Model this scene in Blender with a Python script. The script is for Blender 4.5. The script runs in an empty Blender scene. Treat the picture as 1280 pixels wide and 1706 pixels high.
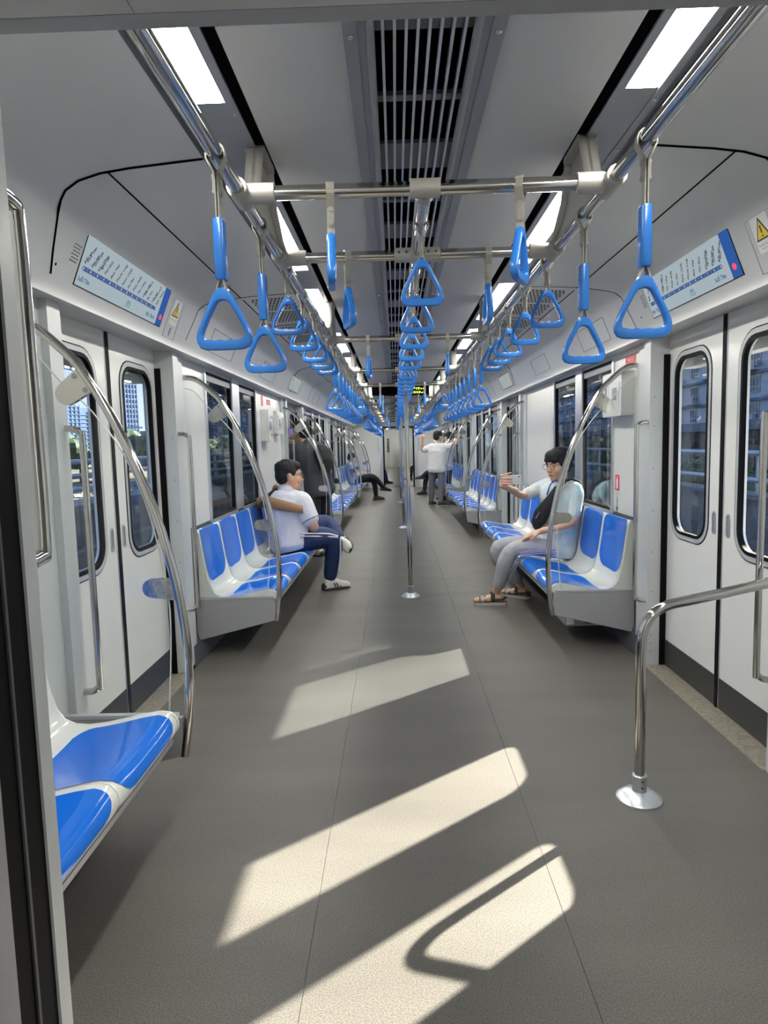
import bpy, bmesh, math, random
from mathutils import Vector, Matrix
R = math.radians
random.seed(7)
SC = bpy.context.scene
COL = SC.collection

# ------------------------------------------------------------------ camera
cam_d = bpy.data.cameras.new('camera')
cam = bpy.data.objects.new('camera', cam_d)
COL.objects.link(cam)
_r = Vector((0.99953483, 0.01734007, -0.02508889))
_u = Vector((0.02319671, 0.10183128, 0.9945312))
_f = Vector((-0.01980008, 0.99465055, -0.10138168))
cam.matrix_world = Matrix(((_r.x, _u.x, -_f.x, -0.0971), (_r.y, _u.y, -_f.y, 0.0),
                           (_r.z, _u.z, -_f.z, 1.38), (0, 0, 0, 1)))
cam_d.sensor_fit = 'HORIZONTAL'
cam_d.sensor_width = 36.0
cam_d.lens = 36.0 * 1099.9 / 1280.0
cam_d.clip_start = 0.02
cam_d.clip_end = 3000
SC.camera = cam

# ------------------------------------------------------------------ sky, sun, exposure
world = bpy.data.worlds.new('sky')
SC.world = world
world.use_nodes = True
nt = world.node_tree
nt.nodes.clear()
wo = nt.nodes.new('ShaderNodeOutputWorld')
bg = nt.nodes.new('ShaderNodeBackground')
tc = nt.nodes.new('ShaderNodeTexCoord')
sep = nt.nodes.new('ShaderNodeSeparateXYZ')
nt.links.new(tc.outputs['Generated'], sep.inputs[0])
grad = nt.nodes.new('ShaderNodeValToRGB')
grad.color_ramp.elements[0].position = 0.0
grad.color_ramp.elements[0].color = (0.62, 0.80, 1.0, 1)
grad.color_ramp.elements[1].position = 0.5
grad.color_ramp.elements[1].color = (0.22, 0.45, 0.95, 1)
nt.links.new(sep.outputs['Z'], grad.inputs[0])
cn = nt.nodes.new('ShaderNodeTexNoise')
cn.inputs['Scale'].default_value = 3.2
cn.inputs['Detail'].default_value = 6.0
mp = nt.nodes.new('ShaderNodeMapping')
mp.inputs['Scale'].default_value = (1, 1, 3.0)
nt.links.new(tc.outputs['Generated'], mp.inputs[0])
nt.links.new(mp.outputs[0], cn.inputs['Vector'])
cr = nt.nodes.new('ShaderNodeValToRGB')
cr.color_ramp.elements[0].position = 0.5
cr.color_ramp.elements[1].position = 0.72
nt.links.new(cn.outputs['Fac'], cr.inputs[0])
mx = nt.nodes.new('ShaderNodeMix')
mx.data_type = 'RGBA'
nt.links.new(cr.outputs[0], mx.inputs['Factor'])
nt.links.new(grad.outputs[0], mx.inputs['A'])
mx.inputs['B'].default_value = (1.0, 1.0, 1.0, 1)
nt.links.new(mx.outputs['Result'], bg.inputs['Color'])
bg.inputs['Strength'].default_value = 1.2
nt.links.new(bg.outputs[0], wo.inputs[0])

sun_d = bpy.data.lights.new('sun', 'SUN')
sun = bpy.data.objects.new('sun', sun_d)
COL.objects.link(sun)
sun_d.energy = 37.0
sun_d.color = (1.0, 0.90, 0.755)
sun_d.angle = R(0.6)
SUN = Vector((1.28, 1.06, 1.0)).normalized()
sun.rotation_euler = SUN.to_track_quat('Z', 'Y').to_euler()
sun.location = (30, 25, 30)

SC.view_settings.view_transform = 'Standard'
SC.view_settings.look = 'None'
SC.view_settings.exposure = 0.34
SC.view_settings.gamma = 1.0
SC.view_settings.use_curve_mapping = False

# ------------------------------------------------------------------ materials
def _principled(name):
    m = bpy.data.materials.new(name)
    m.use_nodes = True
    return m, m.node_tree, m.node_tree.nodes['Principled BSDF']

def mat(name, col, rough=0.5, metal=0.0, bump=None, var=None, coat=0.0, spec=None):
    """plain principled; bump=(scale,strength,dist); var=(scale,amount) colour mottling"""
    m, t, b = _principled(name)
    b.inputs['Base Color'].default_value = (*col, 1)
    b.inputs['Roughness'].default_value = rough
    b.inputs['Metallic'].default_value = metal
    if coat:
        b.inputs['Coat Weight'].default_value = coat
        b.inputs['Coat Roughness'].default_value = 0.04
    if spec is not None:
        b.inputs['Specular IOR Level'].default_value = spec
    if bump or var:
        g = t.nodes.new('ShaderNodeTexCoord')
    if var:
        n = t.nodes.new('ShaderNodeTexNoise')
        n.inputs['Scale'].default_value = var[0]
        n.inputs['Detail'].default_value = 4
        t.links.new(g.outputs['Object'], n.inputs['Vector'])
        mr = t.nodes.new('ShaderNodeMapRange')
        mr.inputs[1].default_value = 0.3; mr.inputs[2].default_value = 0.7
        mr.inputs[3].default_value = 1 - var[1]; mr.inputs[4].default_value = 1 + var[1]
        t.links.new(n.outputs['Fac'], mr.inputs[0])
        x = t.nodes.new('ShaderNodeMix'); x.data_type = 'RGBA'; x.blend_type = 'MULTIPLY'
        x.inputs['Factor'].default_value = 1
        x.inputs['A'].default_value = (*col, 1)
        t.links.new(mr.outputs[0], x.inputs['B'])
        t.links.new(x.outputs['Result'], b.inputs['Base Color'])
    if bump:
        n2 = t.nodes.new('ShaderNodeTexNoise')
        n2.inputs['Scale'].default_value = bump[0]
        t.links.new(g.outputs['Object'], n2.inputs['Vector'])
        bp = t.nodes.new('ShaderNodeBump')
        bp.inputs['Strength'].default_value = bump[1]
        bp.inputs['Distance'].default_value = bump[2]
        t.links.new(n2.outputs['Fac'], bp.inputs['Height'])
        t.links.new(bp.outputs[0], b.inputs['Normal'])
    return m

def emit(name, col, s):
    m = bpy.data.materials.new(name); m.use_nodes = True
    t = m.node_tree; t.nodes.clear()
    o = t.nodes.new('ShaderNodeOutputMaterial'); e = t.nodes.new('ShaderNodeEmission')
    e.inputs[0].default_value = (*col, 1); e.inputs[1].default_value = s
    t.links.new(e.outputs[0], o.inputs[0])
    return m

def glass(name, tint, gl=1.0):
    """thin clear pane: tinted transmission plus a fresnel reflection"""
    m = bpy.data.materials.new(name); m.use_nodes = True
    t = m.node_tree; t.nodes.clear()
    o = t.nodes.new('ShaderNodeOutputMaterial')
    tr = t.nodes.new('ShaderNodeBsdfTransparent'); tr.inputs[0].default_value = (*tint, 1)
    g = t.nodes.new('ShaderNodeBsdfGlossy'); g.inputs['Roughness'].default_value = 0.02
    fr = t.nodes.new('ShaderNodeFresnel')
    ge = t.nodes.new('ShaderNodeNewGeometry'); io = t.nodes.new('ShaderNodeMapRange')   # same reflection from either face
    io.inputs[3].default_value = 1.45; io.inputs[4].default_value = 1/1.45
    t.links.new(ge.outputs['Backfacing'], io.inputs[0]); t.links.new(io.outputs[0], fr.inputs[0])
    mu = t.nodes.new('ShaderNodeMath'); mu.operation = 'MULTIPLY'; mu.inputs[1].default_value = gl
    t.links.new(fr.outputs[0], mu.inputs[0])
    x = t.nodes.new('ShaderNodeMixShader')
    t.links.new(mu.outputs[0], x.inputs[0])
    t.links.new(tr.outputs[0], x.inputs[1]); t.links.new(g.outputs[0], x.inputs[2])
    t.links.new(x.outputs[0], o.inputs[0])
    return m

def floor_mat():
    m, t, b = _principled('speckled_floor')
    g = t.nodes.new('ShaderNodeTexCoord')
    n = t.nodes.new('ShaderNodeTexNoise'); n.inputs['Scale'].default_value = 260; n.inputs['Detail'].default_value = 2
    n2 = t.nodes.new('ShaderNodeTexNoise'); n2.inputs['Scale'].default_value = 1.6; n2.inputs['Detail'].default_value = 8
    mp = t.nodes.new('ShaderNodeMapping'); mp.inputs['Scale'].default_value = (0.6, 2.2, 1)
    t.links.new(g.outputs['Object'], n.inputs['Vector'])
    t.links.new(g.outputs['Object'], mp.inputs[0]); t.links.new(mp.outputs[0], n2.inputs['Vector'])
    r = t.nodes.new('ShaderNodeValToRGB')
    r.color_ramp.elements[0].position = 0.36; r.color_ramp.elements[0].color = (0.072, 0.068, 0.060, 1)
    r.color_ramp.elements[1].position = 0.64; r.color_ramp.elements[1].color = (0.152, 0.145, 0.129, 1)
    t.links.new(n.outputs['Fac'], r.inputs[0])
    mr = t.nodes.new('ShaderNodeMapRange'); mr.inputs[1].default_value = .3; mr.inputs[2].default_value = .7
    mr.inputs[3].default_value = .86; mr.inputs[4].default_value = 1.12
    t.links.new(n2.outputs['Fac'], mr.inputs[0])
    x = t.nodes.new('ShaderNodeMix'); x.data_type = 'RGBA'; x.blend_type = 'MULTIPLY'; x.inputs['Factor'].default_value = 1
    t.links.new(r.outputs[0], x.inputs['A']); t.links.new(mr.outputs[0], x.inputs['B'])
    t.links.new(x.outputs['Result'], b.inputs['Base Color'])
    b.inputs['Roughness'].default_value = 0.44
    b.inputs['Specular IOR Level'].default_value = 0.5
    bp = t.nodes.new('ShaderNodeBump'); bp.inputs['Strength'].default_value = .25; bp.inputs['Distance'].default_value = .002
    t.links.new(n.outputs['Fac'], bp.inputs['Height']); t.links.new(bp.outputs[0], b.inputs['Normal'])
    return m

M = dict(
    white=mat('white_gloss_panel', (0.66, 0.67, 0.655), 0.22),
    ceil=mat('ceiling_panel_paint', (0.43, 0.44, 0.455), 0.5),
    cove=mat('cove_panel_paint', (0.50, 0.51, 0.515), 0.32),
    door=mat('white_door_enamel', (0.70, 0.71, 0.70), 0.16),
    pillar=mat('pale_grey_pillar', (0.52, 0.545, 0.555), 0.3),
    grey=mat('grey_panel_paint', (0.31, 0.315, 0.33), 0.42, var=(300, .05)),
    dgrey=mat('dark_grey_trim', (0.07, 0.073, 0.08), 0.5),
    alu=mat('brushed_aluminium', (0.62, 0.65, 0.70), 0.32, 0.8),
    anod=mat('grey_grille_paint', (0.21, 0.225, 0.255), 0.42),
    chrome=mat('polished_steel', (0.58, 0.56, 0.53), 0.09, 1.0),
    plate=mat('polished_clamp_plate', (0.60, 0.58, 0.53), 0.14, 1.0, bump=(40, .15, .004)),
    castal=mat('cast_joint_metal', (0.38, 0.37, 0.335), 0.42, 0.3),
    winframe=mat('window_frame_grey', (0.40, 0.42, 0.45), 0.35),
    strapweb=mat('grey_strap_webbing', (0.27, 0.26, 0.23), 0.5),
    black=mat('black_rubber', (0.004, 0.004, 0.005), 0.6, spec=.12),
    void=mat('black_void', (0.003, 0.003, 0.004), 0.9, spec=.0),
    screw=mat('screw_head', (0.35, 0.35, 0.36), 0.3, 0.8),
    blue=mat('blue_strap_plastic', (0.028, 0.185, 0.60), 0.22),
    seatblue=mat('blue_seat_pad', (0.012, 0.150, 0.66), 0.09, spec=.30),
    seatwhite=mat('white_seat_shell', (0.70, 0.72, 0.68), 0.12, coat=.3),
    kick=mat('dull_steel_kick', (0.045, 0.045, 0.043), 0.5, 0.2),
    sill=mat('worn_door_sill', (0.30, 0.275, 0.225), 0.45, 0.3, var=(60, .25)),
    glass=glass('clear_partition_glass', (0.97, 0.98, 0.975), .55),
    doorglass=glass('door_window_glass', (0.93, 0.945, 0.955), .9),
    winglass=glass('tinted_window_glass', (0.61, 0.65, 0.675), .8),
    edge=mat('pale_glass_edge', (0.62, 0.68, 0.66), 0.2),
    floor=floor_mat(),
    seam=mat('floor_seam', (0.062, 0.060, 0.052), 0.6),
    lamp=emit('lamp_diffuser', (1.0, 0.975, 0.90), 41.0),
    screen=emit('route_screen_glow', (0.50, 0.60, 0.66), 0.58),
    screenblue=emit('route_screen_blue', (0.03, 0.10, 0.34), 0.8),
    ink=mat('dark_print', (0.02, 0.03, 0.05), 0.6),
    inkblue=mat('blue_print', (0.02, 0.10, 0.36), 0.6),
    inkwhite=mat('white_print', (0.85, 0.85, 0.85), 0.6),
    red=mat('red_sticker', (0.62, 0.02, 0.03), 0.4),
    reddot=emit('red_indicator', (1.0, 0.06, 0.12), 1.2),
    yellow=mat('yellow_sticker', (0.80, 0.58, 0.02), 0.4),
    paper=mat('white_sticker', (0.74, 0.74, 0.72), 0.4),
    led=emit('led_amber_green', (0.62, 0.85, 0.12), 1.6),
)

# ------------------------------------------------------------------ mesh helpers
class MB:
    def __init__(s): s.v = []; s.f = []
    def add(s, vs, fs):
        o = len(s.v)
        s.v += [Vector(p) for p in vs]
        s.f += [tuple(i + o for i in f) for f in fs]
        return s
    def box(s, x0, x1, y0, y1, z0, z1):
        x0, x1 = min(x0, x1), max(x0, x1); y0, y1 = min(y0, y1), max(y0, y1); z0, z1 = min(z0, z1), max(z0, z1)
        return s.add([(x0,y0,z0),(x1,y0,z0),(x1,y1,z0),(x0,y1,z0),(x0,y0,z1),(x1,y0,z1),(x1,y1,z1),(x0,y1,z1)],
                     [(0,3,2,1),(4,5,6,7),(0,1,5,4),(1,2,6,5),(2,3,7,6),(3,0,4,7)])
    def prism(s, pts, vec):
        """closed polygon pts swept by vec"""
        n = len(pts); v = Vector(vec)
        a = [Vector(p) for p in pts]
        nn = Vector((0,0,0))
        for i in range(n):
            nn += a[i].cross(a[(i+1) % n])
        if nn.dot(v) > 0: a.reverse()
        return s.add(a + [p + v for p in a],
                     [tuple(range(n)), tuple(range(2*n-1, n-1, -1))] + [(i, n+i, n+(i+1) % n, (i+1) % n) for i in range(n)])
    def tube(s, path, r, n=10, closed=False, caps=True):
        P = [Vector(p) for p in path]; m = len(P)
        rad = r if isinstance(r, (list, tuple)) else [r] * m
        tans = []
        for i in range(m):
            a = P[(i-1) % m] if (closed or i > 0) else P[i]
            b = P[(i+1) % m] if (closed or i < m-1) else P[i]
            tans.append((b - a).normalized())
        t0 = tans[0]
        up = Vector((0,0,1)) if abs(t0.z) < .9 else Vector((1,0,0))
        nrm = t0.cross(up).normalized()
        vs = []
        for i in range(m):
            t = tans[i]
            nrm = (nrm - t * nrm.dot(t)).normalized()
            bn = t.cross(nrm)
            for k in range(n):
                a = 2*math.pi*k/n
                vs.append(P[i] + (nrm*math.cos(a) + bn*math.sin(a)) * rad[i])
        fs = []
        for i in range(m if closed else m-1):
            j = (i+1) % m
            for k in range(n):
                fs.append((i*n+k, i*n+(k+1) % n, j*n+(k+1) % n, j*n+k))
        if caps and not closed:
            fs.append(tuple(range(n-1, -1, -1))); fs.append(tuple((m-1)*n+k for k in range(n)))
        return s.add(vs, fs)
    def cyl(s, p0, p1, r, n=16, r2=None):
        return s.tube([p0, p1], [r, r if r2 is None else r2], n)
    def lathe(s, c, prof, n=24):
        """prof: list of (r,z) about vertical axis through c"""
        c = Vector(c); vs = []; fs = []
        for r, z in prof:
            for k in range(n):
                a = 2*math.pi*k/n
                vs.append(c + Vector((r*math.cos(a), r*math.sin(a), z)))
        for i in range(len(prof)-1):
            for k in range(n):
                fs.append((i*n+k, i*n+(k+1) % n, (i+1)*n+(k+1) % n, (i+1)*n+k))
        fs.append(tuple(range(n-1, -1, -1))); fs.append(tuple((len(prof)-1)*n+k for k in range(n)))
        return s.add(vs, fs)
    def grid(s, rows):
        n = len(rows[0]); vs = [p for r in rows for p in r]
        return s.add(vs, [(i*n+k, i*n+k+1, (i+1)*n+k+1, (i+1)*n+k) for i in range(len(rows)-1) for k in range(n-1)])
    def ellip(s, c, rad, n=12, m=8, rot=None):
        c = Vector(c); rot = rot or Matrix.Identity(3)
        vs = [c + rot @ Vector((0,0,rad[2]))]
        for i in range(1, m):
            th = math.pi*i/m
            for k in range(n):
                a = 2*math.pi*k/n
                vs.append(c + rot @ Vector((rad[0]*math.sin(th)*math.cos(a), rad[1]*math.sin(th)*math.sin(a), rad[2]*math.cos(th))))
        vs.append(c + rot @ Vector((0,0,-rad[2])))
        fs = [(0, 1+k, 1+(k+1) % n) for k in range(n)]
        for i in range(m-2):
            for k in range(n):
                a = 1+i*n
                fs.append((a+k, a+n+k, a+n+(k+1) % n, a+(k+1) % n))
        L = len(vs)-1; a = 1+(m-2)*n
        fs += [(a+k, L, a+(k+1) % n) for k in range(n)]
        return s.add(vs, fs)
    def plate(s, outer, inner, vec):
        """flat plate outlined by outer with a hole inner (3D point lists), thickness vec"""
        bm = bmesh.new()
        o = [bm.verts.new(p) for p in outer]; h = [bm.verts.new(p) for p in inner]
        es = [bm.edges.new((a[i], a[(i+1) % len(a)])) for a in (o, h) for i in range(len(a))]
        bmesh.ops.triangle_fill(bm, use_beauty=True, use_dissolve=False, edges=es)
        bm.verts.index_update()
        vs = [v.co.copy() for v in bm.verts]
        fs = [tuple(v.index for v in f.verts) for f in bm.faces]
        bm.free()
        v = Vector(vec); n = len(vs); no = len(outer); ni = len(inner)
        allf = fs + [tuple(i+n for i in reversed(f)) for f in fs]
        allf += [(i, (i+1) % no, n+(i+1) % no, n+i) for i in range(no)]
        allf += [(no+i, no+(i+1) % ni, n+no+(i+1) % ni, n+no+i) for i in range(ni)]
        return s.add(vs + [p + v for p in vs], allf)
    def mesh(s, name, m, smooth=True, ang=38, org=None):
        me = bpy.data.meshes.new(name)
        o = org or Vector((0,0,0))
        me.from_pydata([tuple(p - o) for p in s.v], [], s.f)
        bm = bmesh.new(); bm.from_mesh(me)
        bmesh.ops.recalc_face_normals(bm, faces=bm.faces)
        bm.to_mesh(me); bm.free()
        if smooth:
            me.shade_smooth(); me.set_sharp_from_angle(angle=R(ang))
        if m is not None: me.materials.append(m)
        return me
    def build(s, name, m, parent=None, smooth=True, ang=38, label=None):
        """mesh coordinates are world coordinates; stored relative to the parent thing"""
        org = wloc(parent) if parent else Vector((0,0,0))
        o = bpy.data.objects.new(name, s.mesh(name, m, smooth, ang, org))
        COL.objects.link(o)
        if parent: o.parent = parent
        if label: o['label'] = label
        return o
    def solo(s, name, m, label, cat, group=None, smooth=True, loc=None):
        """a top-level thing that is one mesh"""
        org = Vector(loc) if loc else sum(s.v, Vector((0,0,0))) / len(s.v)
        o = bpy.data.objects.new(name, s.mesh(name, m, smooth, 38, org))
        COL.objects.link(o); o.location = org
        tag(o, label, cat, group)
        return o

def wloc(o):
    v = Vector((0,0,0))
    while o: v += o.location; o = o.parent
    return v
def tag(o, label, cat, group=None):
    o['label'] = label; o['category'] = cat
    if group: o['group'] = group
def thing(name, label, cat, loc, group=None):
    o = bpy.data.objects.new(name, None); COL.objects.link(o)
    o.empty_display_size = .1; o.location = loc
    tag(o, label, cat, group); return o
def struct(name, loc=(0,0,0)):
    o = bpy.data.objects.new(name, None); COL.objects.link(o); o.location = loc
    o['kind'] = 'structure'; return o
def clone(o, parent=None):
    c = o.copy(); COL.objects.link(c); c.parent = parent
    for ch in o.children: clone(ch, c)
    return c
def inst(name, me, parent, loc=(0,0,0), rot=(0,0,0)):
    """another object on shared mesh data"""
    o = bpy.data.objects.new(name, me); COL.objects.link(o); o.parent = parent
    o.location = Vector(loc) - (wloc(parent) if parent else Vector((0,0,0))); o.rotation_euler = rot
    return o
def rr(cx, cy, w, h, r, n=6):
    """rounded rectangle outline, 2D"""
    out = []
    for sx, sy, a0 in ((1,1,0),(-1,1,90),(-1,-1,180),(1,-1,270)):
        for k in range(n+1):
            a = R(a0 + 90*k/n)
            out.append((cx + sx*(w/2-r) + r*math.cos(a), cy + sy*(h/2-r) + r*math.sin(a)))
    return out
def curve(pts, n=6):
    """Catmull-Rom through points"""
    P = [Vector(p) for p in pts]; P = [2*P[0]-P[1]] + P + [2*P[-1]-P[-2]]
    out = []
    for i in range(1, len(P)-2):
        for k in range(n):
            t = k/n
            out.append(.5*((2*P[i]) + (P[i+1]-P[i-1])*t + (2*P[i-1]-5*P[i]+4*P[i+1]-P[i+2])*t*t + (3*P[i]-P[i-1]-3*P[i+1]+P[i+2])*t**3))
    out.append(P[-2]); return out
ORD = ['nearest','second','third','fourth','fifth','sixth','seventh','eighth','ninth','tenth','eleventh','twelfth','thirteenth','fourteenth','fifteenth','sixteenth','seventeenth','eighteenth','nineteenth','twentieth']
def nth(i):
    if i < 20: return ORD[i]
    t = {2:'twenty',3:'thirty',4:'forty',5:'fifty',6:'sixty'}[(i+1)//10]; u = (i+1) % 10
    if u == 0: return t[:-1] + 'ieth'
    return t + '-' + ['first','second','third','fourth','fifth','sixth','seventh','eighth','ninth'][u-1]
SIDES = ((-1, 'left'), (1, 'right'))

def text_mesh(body, size, mtx, matl, name, parent, align='LEFT', bold=0.0):
    cu = bpy.data.curves.new('t', 'FONT'); cu.body = body; cu.size = size; cu.align_x = align
    cu.resolution_u = 2; cu.offset = bold
    ob = bpy.data.objects.new('t', cu); COL.objects.link(ob)
    dg = bpy.context.evaluated_depsgraph_get()
    me = bpy.data.meshes.new_from_object(ob.evaluated_get(dg))
    bpy.data.objects.remove(ob); bpy.data.curves.remove(cu)
    vs = [mtx @ v.co for v in me.vertices]; fs = [tuple(p.vertices) for p in me.polygons]
    bpy.data.meshes.remove(me)
    return vs, fs
# ------------------------------------------------------------------ layout of the carriage (x across, y along, z up)
YN, YF = 0.85, 21.30                       # near and far end walls
DC = [3.285, 8.73, 13.965, 19.21]          # door centres
H = [2.371, 4.292, 7.917, 9.547, 13.223, 14.72, 18.39, 20.02]   # partition hoops
XW, XD = 1.45, 1.511                       # wall face, door face
BAYS = [(YN, DC[0]-.69), (DC[0]+.66, DC[1]-.66), (DC[1]+.66, DC[2]-.66), (DC[2]+.66, DC[3]-.66), (DC[3]+.66, YF)]
PROF = [(.70,2.318),(.95,2.305),(1.05,2.294),(1.13,2.279),(1.19,2.261),(1.225,2.243),(1.245,2.226),(1.257,2.205),(1.336,2.012),(1.347,1.985),(1.347,1.957),(1.362,1.957),(1.56,1.968)]
def prof_at(x):
    for (a, za), (b, zb) in zip(PROF, PROF[1:]):
        if a <= x <= b and b > a: return za + (zb-za)*(x-a)/(b-a)
    return PROF[-1][1]
def incl(z): return 1.336 - .4093*(z - 2.012)          # face of the sloping cove panel: half-width at height z

# ---- floor
fl = struct('floor')
MB().box(-1.62, 1.62, YN-.05, YF, -.06, -.004).build('floor_base', M['seam'], fl)
for a, b in ((-1.60, -.3648), (-.3632, .3632), (.3648, 1.60)):
    m = MB()
    for y0, y1 in ((YN-.05, 5.98), (5.9815, 11.2), (11.2015, 16.4), (16.4015, YF)):
        m = MB().box(a, b, y0, y1, -.004, 0)
        m.build('floor_sheet', M['floor'], fl)
for d in DC:
    for s, _ in SIDES:
        MB().box(s*1.385, s*1.53, d-.66, d+.65, 0, .006).build('door_sill', M['sill'], fl)
MB().box(-.60, .60, -1.1, YN-.05, -.06, .002).build('gangway_plate', M['kick'], fl)

# ---- ceiling
ce = struct('ceiling', (0, 0, 2.3))
MB().box(-1.70, 1.70, -1.2, YF+.3, 2.44, 2.52).build('roof', M['dgrey'], ce)
for s, _ in SIDES:
    MB().box(s*.160, s*.474, YN, YF, 2.303, 2.325).build('centre_panel', M['ceil'], ce)
    MB().box(s*.474, s*.508, YN, YF, 2.304, 2.33).build('slot_backing', M['void'], ce)
    
    MB().box(s*.506, s*.530, YN, YF, 2.297, 2.38).build('trough_trim', M['anod'], ce)
    MB().box(s*.620, s*.642, YN, YF, 2.297, 2.38).build('trough_trim', M['anod'], ce)
    MB().box(s*.530, s*.620, YN, YF, 2.312, 2.38).build('trough_back', M['anod'], ce)
    MB().box(s*.642, s*.705, YN, YF, 2.345, 2.38).build('shadow_slot', M['anod'], ce)
    MB().box(s*.698, s*.705, YN, YF, 2.318, 2.38).build('slot_side', M['anod'], ce)
    m = MB()
    for (a, za), (b, zb) in zip(PROF[:1], PROF[1:2]): pass
    rows = [[(s*x, y, z) for (x, z) in PROF] for y in (YN, YF)]
    MB().grid(rows).build('cove_panel', M['cove'], ce)
# panel joints of the side ceiling: dark shadow gaps
def joint(path, side, r=.0032):
    MB().tube(path, r, 5).build('panel_joint', M['void'], ce)
def on_prof(s, ts):
    """path over the cove at given (x, y) stations"""
    return [(s*x, y, prof_at(x) - .0005) for x, y in ts]
for s, _ in SIDES:
    for i, d in enumerate(DC):
        ya, yb = d-1.03, d+.86
        arc = [(.70, ya-.02), (.95, ya), (1.05, ya+.005), (1.13, ya+.02), (1.19, ya+.05), (1.225, ya+.085), (1.257, ya+.12), (1.30, ya+.155), (1.33, ya+.185)]
        joint(on_prof(s, arc), s, .005 if i == 0 else .0035)
        arc = [(.70, yb+.01), (.95, yb), (1.05, yb-.01), (1.13, yb-.03), (1.19, yb-.06), (1.225, yb-.09), (1.257, yb-.12), (1.33, yb-.16)]
        joint(on_prof(s, arc), s, .0022)
        joint(on_prof(s, [(1.025, ya), (1.025, yb)]), s)
    for (a, b) in zip(DC, DC[1:]):
        joint(on_prof(s, [(1.025, a+.92), (1.025, b-1.10)]), s)
        joint(on_prof(s, [(.70, a+1.85), (1.025, a+1.85)]), s, .002)
        for k in (1.15, 2.85):            # hatches in the sloping panel
            y = a + k
            joint([(s*(incl(z)-.001), yy, z) for yy, z in ((y, 2.03), (y+.62, 2.03), (y+.62, 2.17), (y, 2.17), (y, 2.03))], s, .0013)
# perforated vent fields in the side ceiling
for s, _ in SIDES:
    for a in DC[:3]:
        for y0 in (a+.96, a+1.95):
            v = MB()
            for blk in (0, 1):
                for i in range(11):
                    for j in range(8):
                        x = .735 + i*.0235 + (.012 if j % 2 else 0); y = y0 + blk*.42 + j*.046
                        z = prof_at(min(max(x, .70), 1.02)) - .0012
                        v.add([(s*x-.0100, y, z), (s*x, y-.021, z), (s*x+.0100, y, z), (s*x, y+.021, z)], [(0,1,2,3)])
            o = v.build('vent_perforations', M['void'], ce, smooth=False); o['kind'] = 'stuff'

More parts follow.
